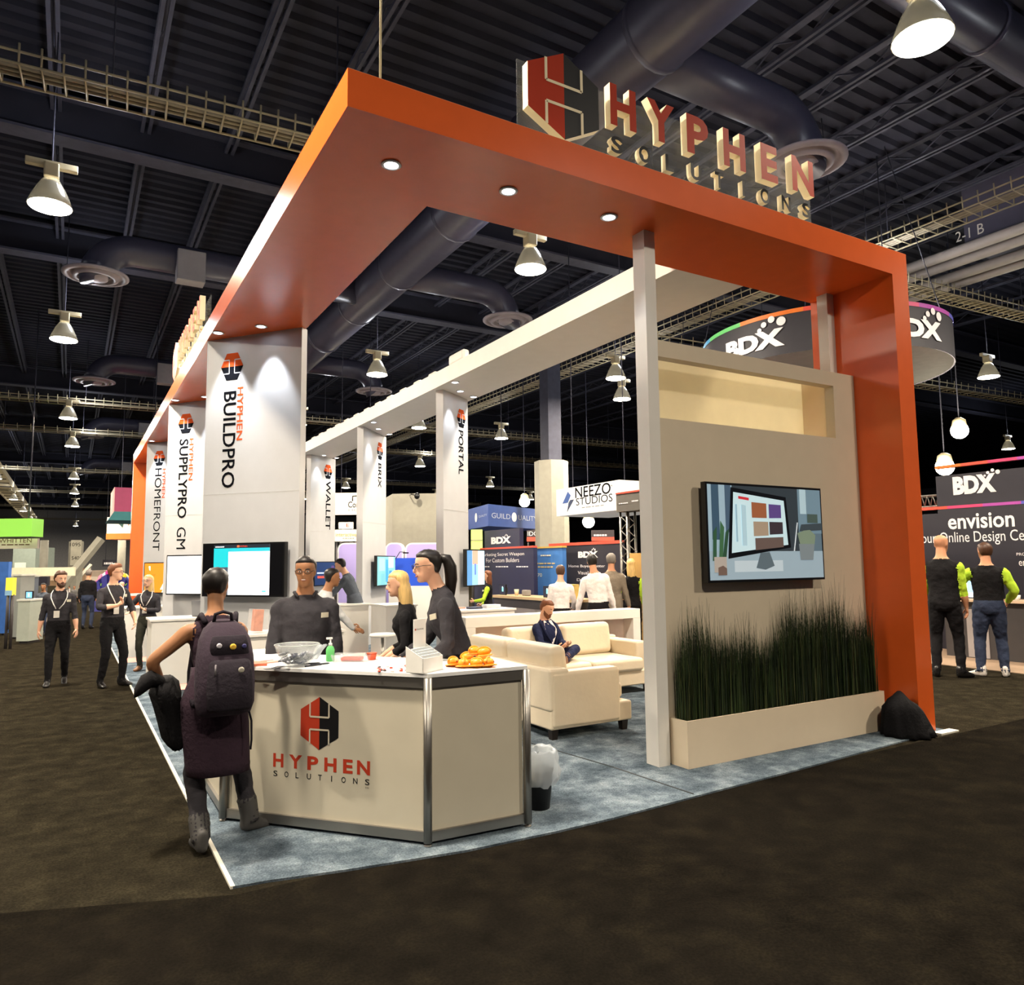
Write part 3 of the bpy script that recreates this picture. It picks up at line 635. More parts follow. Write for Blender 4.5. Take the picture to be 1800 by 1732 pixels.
LIME = fabric('lime', (180, 216, 60)); JEAN = fabric('jeans', (48, 56, 76)); PLUM = fabric('plum', (52, 38, 48)); OLIVE = fabric('dark_olive', (50, 50, 42)); TANGREY = fabric('tan_grey', (134, 122, 106)); LGREY = fabric('light_grey', (186, 188, 190)); SLATE = fabric('slate', (78, 84, 94))
SHOE = M('black_shoe', (20, 18, 18), rough=.35, spec=.5); SHOEW = M('white_shoe', (220, 214, 206), rough=.6); BOOT = M('grey_boot', (70, 68, 66), rough=.6); BRSH = M('brown_shoe', (120, 82, 52), rough=.5)
def ik(a, c, l1, l2, hint):
    d = c-a; L = min(d.length, (l1+l2)*.999); d = d.normalized(); c = a+d*L
    x = (l1*l1-l2*l2+L*L)/(2*L); h = math.sqrt(max(0, l1*l1-x*x)); hn = V(hint)-d*V(hint).dot(d)
    return a+d*x+hn.normalized()*h, c
class Shell(MB):
    def __init__(s): MB.__init__(s); s.pts = []
    def add(s, rings, mats):
        if not isinstance(mats, list): mats = [mats]*len(rings)
        for r, m in zip(rings, mats): s.pts += [(p.copy(), m) for p in r]
        return s.rings(rings, mats)
    def limb(s, pts, rad, mats, n=14, step=.022, flat=None):
        """a tapering limb through the points; rad and mats given at each point (mats: per stretch)"""
        P, R, Q = [], [], []
        for k in range(len(pts)-1):
            a, b = V(pts[k]), V(pts[k+1]); m = max(2, int((b-a).length/step))
            for j in range(m):
                u = j/m; e = u*u*(3-2*u); P.append(a.lerp(b, u)); R.append(rad[k]*(1-e)+rad[k+1]*e); Q.append(mats[k])
        P.append(V(pts[-1])); R.append(rad[-1]); Q.append(mats[-1])
        for _ in range(2):
            P = [P[0]]+[(P[i-1]+P[i]*2+P[i+1])/4 for i in range(1, len(P)-1)]+[P[-1]]
        t = (P[1]-P[0]).normalized(); a = t.orthogonal().normalized(); rg = []
        for k, p in enumerate(P):
            t = (P[min(k+1, len(P)-1)]-P[max(k-1, 0)]).normalized(); a = (a-t*a.dot(t)).normalized(); b = t.cross(a)
            rg.append([p+(a*math.cos(2*pi*j/n)+b*math.sin(2*pi*j/n))*R[k] for j in range(n)])
        return s.add(rg, Q)
    def blob(s, c, r, m, F=None):
        n, k = 12, 8; rg = []
        for q in range(1, k):
            a = pi*q/k
            rg.append([V(c)+((F.to_3x3() if F else Matrix.Identity(3)) @ V((r[0]*math.sin(a)*math.cos(2*pi*j/n), r[1]*math.sin(a)*math.sin(2*pi*j/n), -r[2]*math.cos(a)))) for j in range(n)])
        return s.add(rg, m)
HEADR = [(-.118, .020, .078, .036), (-.108, .036, .087, .010), (-.088, .050, .090, -.030), (-.062, .060, .089, -.056), (-.03, .068, .089, -.078), (0, .073, .090, -.092), (.03, .077, .094, -.098), (.06, .076, .089, -.098), (.085, .066, .072, -.085), (.104, .045, .045, -.060), (.116, .016, .016, -.022)]
def hring(F, z, w, yf, yb, n=20, p=.85):
    c, r = (yf+yb)/2, (yf-yb)/2; out = []
    for j in range(n):
        a = 2*pi*j/n; ca, sa = math.cos(a), math.sin(a)
        out.append(F @ V((w*math.copysign(abs(ca)**p, ca), c+r*math.copysign(abs(sa)**p, sa), z)))
    return out
TOR_M = [(.80, .10, .085, 0), (.84, .152, .108, 0), (.90, .168, .118, -.004), (.96, .166, .116, 0), (1.03, .158, .108, .004), (1.10, .156, .108, .006), (1.18, .163, .114, .008), (1.26, .174, .122, .008), (1.33, .176, .120, .004), (1.375, .168, .106, -.004), (1.415, .142, .086, -.012), (1.45, .104, .072, -.016), (1.485, .068, .062, -.012), (1.52, .057, .058, -.006), (1.58, .054, .056, .004)]
TOR_F = [(.80, .11, .09, 0), (.84, .160, .115, -.004), (.90, .176, .124, -.010), (.96, .166, .114, -.004), (1.03, .142, .098, .002), (1.10, .132, .092, .004), (1.18, .140, .104, .012), (1.26, .152, .118, .022), (1.33, .156, .108, .012), (1.37, .146, .092, -.002), (1.405, .122, .076, -.012), (1.44, .084, .062, -.016), (1.47, .054, .054, -.012), (1.51, .047, .049, -.006), (1.57, .046, .048, .004)]
def person(label, loc, face, scale, top=CHAR, bottom=BLK, shoes=SHOE, skin='fair', hair=('short', 'brown'), sleeve='long', fem=False, wide=1., lean=0, side=0, twist=0, head=(0, 0), hip=None,
           feet=((-.11, 0, 0, -8), (.11, 0, 0, 8)), hands=None, elbows=((-.5, -.8, -.2), (.5, -.8, -.2)), hdir=None, curl=(35, 35), vox=.0105, beard=None, glasses=False, smile=False, kids=(), neckline=1.47, knees=None, belt=.99, bare_legs=False, boots=False, armm=None, group=None, loose=1., tilt=0, thumbs=None):
    """face: degrees, 0 looks along +Y, clockwise; hands: wrist targets in body space (x to the person's right, y ahead)"""
    root = thing('person', label, 'person', loc, -math.radians(face), group, scale)
    sk, hm = SKINS[skin], HAIRS[hair[1]]; B = Shell(); Z = V((0, 0, 1))
    tor = [(z, w*wide, d*wide*(1 if wide <= 1 else 1.0), y) for z, w, d, y in (TOR_F if fem else TOR_M)]
    hipc = V(hip or (0, 0, .95)); p = hipc+V((0, 0, -.12)); rows = []; pz = .80; sub = []
    for k in range(len(tor)-1):
        for j in range(3): u = j/3; sub.append(tuple(a*(1-u)+b*u for a, b in zip(tor[k], tor[k+1])))
    sub.append(tor[-1]); base = hipc+V((0, 0, -.12)); R0 = Matrix.Identity(3)
    for z, w_, d, y in sub:
        t = min(1, max(0, (z-.88)/.30)); t = t*t*(3-2*t)
        R = Euler((-math.radians(lean)*t, math.radians(side)*t, 0)).to_matrix() @ Matrix.Rotation(-math.radians(twist)*t, 3, 'Z')
        base = base+(R @ V((0, 0, z-pz))); pz = z
        rows.append((z, base+R @ V((0, y, 0)), R, w_, d))
    n = 24; rg, ms = [], []
    for z, c, R, w_, d in rows:
        rr = []
        for j in range(n):
            a = 2*pi*j/n; ca, sa = math.cos(a), math.sin(a)
            rr.append(c+R @ V((w_*math.copysign(abs(ca)**.8, ca), d*math.copysign(abs(sa)**.9, sa), 0)))
        rg.append(rr); ms.append(sk if z > neckline else (bottom if z < belt else top))
    B.add(rg, ms)
    def tp(z, u, out=.008):
        """a point on the torso: u from -1 (person's left) to 1 across the front; |u|>1 goes round the back"""
        r = min(rows, key=lambda q: abs(q[0]-z)); a = pi/2*(1-u); ca, sa = math.cos(a), math.sin(a)
        return r[1]+r[2] @ V(((r[3]+out)*math.copysign(abs(ca)**.8, ca), (r[4]+out)*math.copysign(abs(sa)**.9, sa), 0))
    Rt = rows[-1][2]
    # legs
    for s, f, i in ((-1, feet[0], 0), (1, feet[1], 1)):
        h = hipc+V((s*.088, 0, -.03)); ank = V((f[0], f[1], f[2]+.085))
        kn, ank = ik(h, ank, .44, .415, (knees[i] if knees else (s*.12, 1, .0)))
        lr = (.092, .088, .064, .060, .047) if not bare_legs else (.088, .080, .056, .054, .036)
        lr = [q*loose*(wide if wide < 1.2 else 1.15) for q in lr]
        B.limb([h+V((0, 0, .02)), h.lerp(kn, .35), kn, kn.lerp(ank, .35), ank+(ank-kn).normalized()*.015], lr, [bottom]*5)
        ty = math.radians(f[3]); fd = V((math.sin(ty), math.cos(ty), 0)); fs = V((fd.y, -fd.x, 0)); pit = math.radians(f[4]) if len(f) > 4 else 0
        fu = V((0, 0, 1)); fd2 = fd*math.cos(pit)-fu*math.sin(pit); fu2 = fu*math.cos(pit)+fd*math.sin(pit)
        rr = []
        for y, w_, zt, zb in ((-.07, .022, .05, -.06), (-.055, .034, .06, -.078), (-.02, .038, .05, -.085), (.03, .038, .03, -.085), (.08, .044, -.005, -.085), (.125, .047, -.025, -.085), (.16, .042, -.035, -.083), (.182, .028, -.045, -.078), (.19, .012, -.055, -.07)):
            c = ank+fd2*y; zc, zr = (zt+zb)/2, (zt-zb)/2
            rr.append([c+fs*(w_*math.copysign(abs(math.cos(2*pi*j/14))**.7, math.cos(2*pi*j/14)))+fu2*(zc+zr*math.copysign(abs(math.sin(2*pi*j/14))**.7, math.sin(2*pi*j/14))) for j in range(14)])
        B.add(rr, shoes)
        if boots: B.limb([ank+V((0, 0, -.02)), ank+(kn-ank).normalized()*.13], [.059, .064], [shoes]*2)
    # arms
    if hands is None: hands = ((-.24, .03, .80), (.24, .03, .80))
    fingers = []
    sh = []
    for s, i in ((-1, 0), (1, 1)):
        r = min(rows, key=lambda q: abs(q[0]-(1.372 if not fem else 1.355)))
        S = r[1]+r[2] @ V((s*(r[3]-.002), -.008, 0)); sh.append(S)
        wr = V(hands[i]); el, wr = ik(S, wr, .285, .255, V(elbows[i]))
        fa = (wr-el).normalized()
        k_ = .88 if fem else 1.
        rad = [.060*k_, .052*k_, .045*k_, .042*k_, .027*k_] if sleeve != 'long' else [.064*k_, .058*k_, .052*k_, .050*k_, .036*k_]
        rad = [q*(wide if wide < 1.15 else 1.12) for q in rad]
        top_, top = top, (armm or top)
        if sleeve == 'none': mm = [sk]*5
        elif sleeve == 'short': mm = [top, top, sk, sk, sk]; rad[1] *= 1.12
        elif sleeve == 'elbow': mm = [top, top, top, sk, sk]
        else: mm = [top]*5
        B.limb([S+V((-s*.05, 0, .01)), S+V((s*.01, 0, .0)), S.lerp(el, .5), el, el.lerp(wr, .45), wr], [rad[0]*.8, rad[0], rad[1], rad[2], rad[3], rad[4]], [top_ if sleeve != 'none' else sk]+[mm[0], mm[1], mm[2], mm[3], mm[4]])
        top = top_
        hd = V(hdir[i]).normalized() if hdir and hdir[i] else fa
        th = V(thumbs[i]) if thumbs and thumbs[i] else V((-s*.35, 1, .2)); th = (th-hd*th.dot(hd)).normalized(); pn = hd.cross(th)*(-s)   # palm normal
        if pn.dot(V((-s, 0, 0))) < -.9: pn = -pn
        c = wr+hd*.045
        F = frame(c, th, pn, hd)
        B.limb([el.lerp(wr, .9), wr+hd*.02], [.026*k_, .026*k_], [sk, sk])
        B.blob(c, (.038*k_, .016, .056), sk, F)
        for q, (o_, ln) in enumerate(((.029, .072), (.010, .082), (-.010, .076), (-.028, .060))):
            b0 = wr+hd*.085+th*o_*k_; cu = math.radians(curl[i]); P = [b0-hd*.012]; dr = hd
            for seg, fr_ in enumerate((.45, .32, .23)):
                dr = (Matrix.Rotation(cu*(.6+.3*seg), 3, th) @ hd) if (Matrix.Rotation(cu, 3, th) @ hd).dot(pn) > 0 else (Matrix.Rotation(-cu*(.6+.3*seg), 3, th) @ hd)
                P.append(P[-1]+dr*ln*fr_*1.1)
            fingers.append((P, [.0088*k_, .0085*k_, .0078*k_, .006*k_]))
        b0 = wr+hd*.025+th*.026; P = [b0, b0+(hd*.55+th*.8+pn*.1).normalized()*.036, b0+(hd*.8+th*.62+pn*.35).normalized()*.066, b0+(hd*1+th*.45+pn*.6).normalized()*.088]
        fingers.append((P, [.013, .0105, .0095, .007]))
        if len(kids) and 'cuff%d' % i in kids: pass
    # head
    neck = rows[-1][1]; Rh = Rt @ Euler((-math.radians(lean)*-.75, 0, 0)).to_matrix() @ Matrix.Rotation(-math.radians(head[0]), 3, 'Z') @ Matrix.Rotation(math.radians(head[1]), 3, 'X') @ Matrix.Rotation(math.radians(tilt), 3, 'Y')
    HF = Rh.to_4x4(); HF.translation = neck+Rt @ V((0, .0, .0))+Rh @ V((0, .018, .075))
    B.limb([rows[-4][1], HF @ V((0, -.02, -.04))], [.052 if fem else .058, .050 if fem else .056], [sk, sk])
    hs = .95 if fem else 1.
    B.add([hring(HF, z*hs, w_*hs, yf*hs, yb*hs) for z, w_, yf, yb in HEADR], sk)
    B.limb([HF @ V((0, .085, .018)), HF @ V((0, .104, -.012)), HF @ V((0, .113, -.030)), HF @ V((0, .098, -.036))], [.007, .009, .013, .010], [sk]*4, n=10, step=.012)
    for s in (-1, 1):
        B.blob(HF @ V((s*.074*hs, -.008, -.008)), (.011, .019, .031), sk, HF)
        B.blob(HF @ V((s*.018, .084, -.055)), (.014, .012, .012), sk, HF)
    B.blob(HF @ V((0, .076, -.094)), (.022, .016, .018), sk, HF)
    # one continuous skin: fuse the shells
    bmesh.ops.recalc_face_normals(B.bm, faces=B.bm.faces)
    me = D.meshes.new('s'); B.bm.to_mesh(me); B.bm.free()
    tmp = D.objects.new('s', me); COL.objects.link(tmp); md = tmp.modifiers.new('r', 'REMESH'); md.mode = 'VOXEL'; md.voxel_size = vox
    m2 = D.meshes.new_from_object(tmp.evaluated_get(bpy.context.evaluated_depsgraph_get())); D.objects.remove(tmp); D.meshes.remove(me)
    bm = bmesh.new(); bm.from_mesh(m2); D.meshes.remove(m2)
    for _ in range(2): bmesh.ops.smooth_vert(bm, verts=bm.verts, factor=.5, use_axis_x=True, use_axis_y=True, use_axis_z=True)
    kt = kdtree.KDTree(len(B.pts))
    for k, (q, m) in enumerate(B.pts): kt.insert(q, k)
    kt.balance()
    o = MB(); o.bm.free(); o.bm = bm; o.ms = []
    cloth = {top, bottom, armm or top}
    from mathutils import noise as mn
    bm.normal_update()
    off = V((loc[0]*7.3, loc[1]*3.1, 0))
    for v in bm.verts:
        m = B.pts[kt.find(v.co)[1]][1]
        if m in cloth and m is not sk: v.co += v.normal*(.0075*mn.noise((v.co+off)*V((1, 1, .7)).length*9)+.004*mn.noise((v.co+off)*28))
    for f in bm.faces:
        f.material_index = o.mi(B.pts[kt.find(f.calc_center_median())[1]][1]); f.smooth = True
    if vox < .02:
        for P, R in fingers: o.tube(P, R, sk, 7)
    # features of the face
    e = HF.to_3x3()
    for s in (-1, 1):
        o.ball(HF @ V((s*.031*hs, .0865*hs, .004)), (.0125, .007, .0065), EYEW, 10, 6, e); o.ball(HF @ V((s*.031*hs, .0905*hs, .004)), (.0055, .004, .0058), EYED, 8, 6, e)
        o.tube([HF @ V((s*.016, .0975*hs, .020)), HF @ V((s*.032, .0965*hs, .026)), HF @ V((s*.050, .083*hs, .022))], [.003, .0045, .003], hm if hair[1] != 'blond' else HAIRS['brown'], 6)
    o.tube([HF @ V((-.026, .083, -.060+(.006 if smile else 0))), HF @ V((-.012, .0935, -.064)), HF @ V((.012, .0935, -.064)), HF @ V((.026, .083, -.060+(.006 if smile else 0)))], [.003, .006, .006, .003], LIP, 6)
    if smile: o.ball(HF @ V((0, .0955, -.060)), (.017, .004, .005), TEETH, 8, 6, e)
    body = part(root, 'body', o, local=True)
    # hair
    def stack(levels, name, noise=.004, m=hm, fr_=(None)):
        mb = MB(); rg = []
        for z, w_, yf, yb in levels: rg.append([q for q in hring(HF, z*hs, w_*hs, yf*hs, yb*hs, 28, .9)])
        mb.rings(rg, m); 
        for v in mb.bm.verts:
            q = v.co*60; v.co += (v.co-HF.translation).normalized()*noise*mn.noise(V((q.x, q.y, q.z*.25)))
        return part(root, name, mb, smooth=True, local=True)
    st = hair[0]; hair_o = None
    cap = [(-.055, .060, -.03, -.076), (-.03, .074, -.008, -.092), (0, .081, .012, -.104), (.03, .084, .04, -.111), (.055, .083, .052, -.111), (.074, .079, .080, -.106), (.095, .066, .079, -.094), (.114, .044, .050, -.066), (.126, .016, .018, -.026)]
    if st == 'short': stack(cap, 'hair', .006)
    elif st == 'curly': stack([(z*1.04+.004, w_+.006, yf+.006, yb-.006) for z, w_, yf, yb in cap], 'hair', .014)
    elif st == 'fringe': stack([(z, w_-.003, yf-.03, yb+.002) for z, w_, yf, yb in cap[:4]]+[(.035, .05, -.05, -.09)], 'hair', .002)
    elif st == 'swept':
        stack(cap[:6]+[(.10, .070, .088, -.094), (.124, .05, .074, -.07), (.138, .018, .04, -.03)], 'hair', .008)
    elif st in ('long', 'longer', 'bob'):
        z1 = {'long': -.26, 'longer': -.42, 'bob': -.15}[st]; lv = []
        for k in range(9):
            u = k/8; z = z1+(0-z1)*u; lv.append((z, .083-.012*(1-u)+.012*math.sin(u*3), .028-.02*(1-u), -.108-.012*math.sin(u*pi)-(.03*(1-u) if st == 'longer' else 0)))
        stack(lv+[(.03, .087, .046, -.115), (.055, .086, .060, -.113), (.075, .080, .082, -.106), (.095, .066, .074, -.094), (.114, .046, .050, -.068), (.128, .016, .018, -.026)], 'hair', .007)
    elif st in ('tail', 'bun'):
        hair_o = stack(cap, 'hair', .003)
        mb = MB()
        if st == 'tail':
            P = [(0, -.10, .045), (0, -.145, .03), (0, -.165, -.03), (0, -.16, -.12), (0, -.14, -.22), (0, -.125, -.31)]; mb.tube([HF @ V(q) for q in P], [.03, .042, .048, .046, .036, .012], hm, 12)
        else: mb.ball(HF @ V((0, -.125, .02)), (.05, .04, .05), hm)
        part(hair_o, 'hair_tail', mb, smooth=True, local=True)
    if beard:
        brd = stack([(-.135, .022, .080, .04), (-.120, .040, .096, .0), (-.098, .055, .100, -.02), (-.075, .063, .0955, -.025), (-.055, .0665, .078, -.02), (-.03, .0735, .03, -.015), (-.01, .0755, .0, -.012)], 'beard', .004, HAIRS[beard])
        mb = MB(); mb.tube([HF @ V((-.03, .084, -.062)), HF @ V((-.012, .099, -.05)), HF @ V((.012, .099, -.05)), HF @ V((.03, .084, -.062))], [.004, .007, .007, .004], HAIRS[beard], 7); part(brd, 'moustache', mb, smooth=True, local=True)
    if glasses:
        gm = M('glasses_frame', (30, 28, 30), rough=.3); mb = MB()
        for s in (-1, 1):
            P = [HF @ V((s*.034+.026*math.cos(a), .106-.25*abs(s*.034+.026*math.cos(a))**1.5, .004+.017*math.sin(a))) for a in [2*pi*k/14 for k in range(15)]]
            mb.tube(P, .0022, gm, 5)
            mb.tube([HF @ V((s*.06, .094, .006)), HF @ V((s*.078, .05, .008)), HF @ V((s*.08, -.005, .004))], .0022, gm, 5)
        mb.tube([HF @ V((-.009, .107, .006)), HF @ V((.009, .107, .006))], .0022, gm, 5)
        part(root, 'glasses', mb, local=True)
    # small worn things
    if 'lanyard' in kids:
        mb = MB(); lm = M('lanyard_white', (222, 218, 214), rough=.7)
        for s in (-1, 1):
            P = [tp(1.475, s*.95, .014), tp(1.43, s*.52, .016), tp(1.36, s*.36, .014), tp(1.26, s*.2, .012), tp(1.17, s*.05+.03, .014)]
            mb.tube(P, .008, lm, 5)
        ly = part(root, 'lanyard', mb, local=True)
        c = tp(1.10, .05, .02); Rr = rows[20][2]; F = frame(c, Rr @ V((1, 0, 0)), Rr @ V((0, 0, 1)))
        mb = MB(); mb.box((-.04, -.06, 0), (.04, .05, .006), M('badge_card', (216, 210, 200), rough=.5), F); part(ly, 'badge', mb, local=True)
    if 'nametag' in kids:
        c = tp(1.31, -.5, .006); F = frame(c, (tp(1.31, -.4, .006)-tp(1.31, -.6, .006)), tp(1.33, -.5, .006)-tp(1.29, -.5, .006))
        mb = MB(); mb.box((-.033, -.02, -.002), (.033, .02, .005), M('name_tag', (205, 198, 176), rough=.4), F); part(root, 'name_tag', mb, local=True)
    if 'collar' in kids:
        mb = MB()
        for s in (-1, 1):
            P = [tp(1.49, s*1.6, .012), tp(1.49, s*.9, .012), tp(1.475, s*.45, .014), tp(1.445, s*.22, .016)]
            mb.tube(P, [.012, .014, .014, .008], top, 6)
        part(root, 'collar', mb, local=True)
    if 'belt' in kids:
        mb = MB(); mb.rings([[tp(z, -2+4*k/28, .010) for k in range(28)] for z in (.965, 1.0)], M('belt_leather', (24, 20, 18), rough=.4), cap=False); part(root, 'belt', mb, local=True)
    if 'lapels' in kids:
        shirt = WHT; mb = MB()
        mb.face([tp(1.46, -.42, .016), tp(1.46, .42, .016), tp(1.3, .33, .017), tp(1.10, .04, .016), tp(1.3, -.33, .017)], shirt); part(root, 'shirt_front', mb, local=True)
        mb = MB()
        for s in (-1, 1): mb.tube([tp(1.47, s*.85, .014), tp(1.4, s*.5, .016), tp(1.28, s*.34, .016), tp(1.12, s*.06, .016)], [.014, .02, .02, .008], top, 6)
        part(root, 'lapels', mb, local=True)
    if 'jacket' in kids:      # skirt of a suit jacket
        mb = MB(); rg = []
        for z, o_ in ((1.08, .008), (1.0, .016), (.92, .024), (.86, .03), (.80, .036)):
            if z >= .82: rg.append([tp(z, -2+4*k/28, o_) for k in range(28)])
            else: rg.append([tp(.86, -2+4*k/28, o_)+V((0, 0, -.07)) for k in range(28)])
        mb.rings(rg, top, cap=False); j = part(root, 'jacket_hem', mb, smooth=True, local=True); s_ = j.modifiers.new('t', 'SOLIDIFY'); s_.thickness = .008
    if 'sleeves' in kids:
        pass
    return root, dict(tp=tp, HF=HF, rows=rows, sh=sh)
# ---------------------------------------------------------------- who stands where
def stand(px, ptop, d, tall=1.795):
    q = at(px, ptop, d=d); return (q.x, q.y, .012 if (-.02 < q.x < 6.3 and 0 < q.y < 18) else 0.), q.z/tall
def bx(t, name, a, b, m, **k):
    mb = MB(); mb.box(a, b, m); return part(t, name, mb, **k)
# the woman at the counter, her backpack and the jacket over her arm
W, _ = person('woman in a dark sleeveless dress seen from behind, leaning towards the counter', (.0, .70, .012), 0, .905, top=PLUM, bottom=CHAR, shoes=BOOT, skin='olive', hair=('short', 'dark'), sleeve='none', fem=True, lean=7, head=(24, -4),
    feet=((-.08, -.06, 0, -4, 0), (.26, .17, .0, 60, 8)), hip=(-.01, .02, .91), hands=((-.30, .20, .97), (.06, .34, 1.06)), elbows=((-1, -.35, -.1), (.3, -.3, -1)), boots=True, belt=.90, neckline=1.44)
fb = _['tp']; mb = MB(); rg = []
for z, o_ in ((1.12, .010), (1.05, .014), (.98, .022), (.92, .03), (.86, .035)): rg.append([fb(z, -2+4*k/28, o_) for k in range(28)])
low = rg[-1]; c = sum(low, V())/28
for dz, s_, dx in ((-.10, 1.02, .01), (-.22, 1.0, .02), (-.34, .97, .03), (-.40, .96, .035)): rg.append([c+(q-c)*s_+V((dx, .01, dz)) for q in low])
mb.rings(rg, PLUM, cap=False); dr = part(W, 'dress_skirt', mb, smooth=True, local=True); md = dr.modifiers.new('t', 'SOLIDIFY'); md.thickness = .01
# backpack (worn, so a thing of its own)
bp = thing('backpack', 'dark plum backpack with small pins, worn by the woman at the counter', 'backpack', W.location, W.rotation_euler.z, scale=W.scale.x)
PACK = fabric('pack', (58, 48, 58)); PACK2 = fabric('pack_dark', (40, 35, 42)); mb = MB(); rg = []
for z, w_, d in ((.84, .12, .06), (.86, .155, .10), (.92, .17, .125), (1.05, .172, .135), (1.2, .166, .13), (1.3, .15, .115), (1.37, .12, .09), (1.41, .07, .05), (1.42, .03, .02)):
    y0 = -.115+.12*(z-.95)-.0; c = V((0.01, y0-d*.85, z)); rg.append([c+V((w_*math.copysign(abs(math.cos(2*pi*j/28))**.6, math.cos(2*pi*j/28)), d*math.copysign(abs(math.sin(2*pi*j/28))**.7, math.sin(2*pi*j/28)), 0)) for j in range(28)])
mb.rings(rg, PACK); part(bp, 'main_bag', mb, smooth=True, local=True)
mb = MB(); rg = []
for z, w_, d in ((.89, .11, .02), (.91, .13, .045), (1.0, .135, .055), (1.1, .13, .05), (1.17, .12, .035), (1.19, .10, .01)):
    c = V((0.02, -.352+.12*(z-.95), z)); rg.append([c+V((w_*math.copysign(abs(math.cos(2*pi*j/24))**.5, math.cos(2*pi*j/24)), d*math.sin(2*pi*j/24), 0)) for j in range(24)])
mb.rings(rg, PACK2); pk1 = part(bp, 'front_pocket', mb, smooth=True, local=True)
mb = MB(); rg = []
for z, w_, d in ((1.21, .10, .012), (1.22, .115, .03), (1.28, .112, .035), (1.325, .10, .02), (1.33, .085, .008)):
    c = V((0.02, -.325+.12*(z-.95), z)); rg.append([c+V((w_*math.copysign(abs(math.cos(2*pi*j/24))**.5, math.cos(2*pi*j/24)), d*math.sin(2*pi*j/24), 0)) for j in range(24)])
mb.rings(rg, PACK2); pk2 = part(bp, 'top_pocket', mb, smooth=True, local=True)
mb = MB(); mb.tube([(-.05, -.13, 1.40), (-.045, -.15, 1.455), (0, -.155, 1.47), (.05, -.15, 1.455), (.06, -.13, 1.40)], .011, PACK2, 8); part(bp, 'grab_handle', mb, smooth=True, local=True)
for s in (-1, 1):
    mb = MB(); P = [(s*.09, -.07, 1.40), (s*.105, .0, 1.445), (s*.115, .09, 1.40), (s*.125, .14, 1.25), (s*.15, .10, 1.08), (s*.165, -.02, .95), (s*.15, -.12, .90)]; mb.tube(P, .018, PACK2, 8); part(bp, 'shoulder_strap', mb, smooth=True, local=True)
mb = MB(); mb.tube([(.16, -.15, .88), (.185, -.16, .78), (.19, -.15, .66), (.185, -.15, .60)], .007, PACK2, 5); part(bp, 'loose_strap', mb, local=True)
for nm, x, z, c, r in (('pin', -.045, 1.275, (200, 196, 204), .016), ('pin', .035, 1.265, (216, 176, 60), .019), ('pin', .10, 1.265, (60, 58, 110), .014), ('pin', .075, 1.13, (170, 165, 150), .018)):
    mb = MB(); y = (-.325 if z > 1.2 else -.352)+.12*(z-.95)-(.034 if z > 1.2 else .05)
    mb.lathe([(r, .0), (r, .006), (r*.5, .009)], (x, y, z), M('pin_%d' % c[0], c), 10, mat=Matrix.Rotation(pi/2, 3, 'X')); part(pk2 if z > 1.2 else pk1, nm, mb, local=True)
mb = MB(); mb.tube([(-.07, -.375, 1.17), (-.075, -.39, 1.11)], .006, M('zip_pull', (120, 116, 120), metal=.6), 5); part(pk1, 'zip_pull', mb, local=True)
# dark jacket hanging over her left forearm
jk = thing('folded_jacket', 'black jacket draped over the bare left arm of the woman', 'jacket', W.location, W.rotation_euler.z, scale=W.scale.x)
mb = MB(); rnd = random.Random(5); rg = []
for k, (z, w_, d, x, y) in enumerate(((1.05, .05, .08, -.30, .16), (1.02, .085, .13, -.31, .14), (.96, .10, .14, -.31, .12), (.86, .095, .12, -.29, .12), (.76, .085, .10, -.27, .12), (.68, .075, .09, -.255, .10), (.63, .06, .06, -.24, .09), (.60, .03, .03, -.235, .08))):
    rg.append([V((x+.02, y, z))+V((w_*.8*math.cos(2*pi*j/22)*(1+.22*math.sin(j*3.1+k)), d*math.sin(2*pi*j/22)*(1+.2*math.sin(j*2.3+k*1.7)), rnd.uniform(-.008, .008))) for j in range(22)])
mb.rings(rg, BLK); part(jk, 'draped_cloth', mb, smooth=True, local=True)
mb = MB(); rg = []
for k, (q, r) in enumerate((((-.30, .10, 1.03), .03), ((-.38, .06, 1.06), .055), ((-.44, .02, 1.03), .06), ((-.475, -.0, .99), .03))): rg.append([V(q)+V((0, r*math.cos(2*pi*j/14)*1.2, r*math.sin(2*pi*j/14))) for j in range(14)])
mb.rings(rg, BLK); part(jk, 'collar_fold', mb, smooth=True, local=True)

loc, sc = stand(538, 983, 5.55)
person('smiling man with glasses in a dark quarter-zip sweater behind the counter', loc, 196, sc, top=CHAR, wide=1.12, glasses=True, smile=True, skin='olive', hair=('short', 'dark'), head=(8, -4), kids=('collar', 'nametag'), hands=((-.27, .08, .86), (.27, .08, .86)), loose=1.05)
loc, sc = stand(712, 1003, 5.9)
person('woman with straight blond hair in a black top, turned left behind the counter', (loc[0]+.06, loc[1], loc[2]), -64, sc, top=BLK, fem=True, skin='fair', hair=('long', 'blond'), sleeve='elbow', lean=10, head=(-6, -6), hands=((-.18, .26, .98), (.14, .30, .98)), elbows=((-.6, -.8, -.4), (.5, -.9, -.3)), hdir=((.1, .9, -.5), (0, .9, -.6)))
loc, sc = stand(745, 981, 5.1)
person('woman with dark hair in a low ponytail and a charcoal top, leaning left', (loc[0]+.25, loc[1]-.02, loc[2]), -72, sc*1.05, top=CHAR, fem=True, wide=1.04, skin='fair', hair=('tail', 'dark'), glasses=True, lean=20, head=(-8, -2), kids=('nametag',), hands=((-.2, .3, .95), (.14, .40, .97)), hdir=((.1, 1, -.3), (0, 1, -.3)))
w1 = at(98, 1204, z=0)
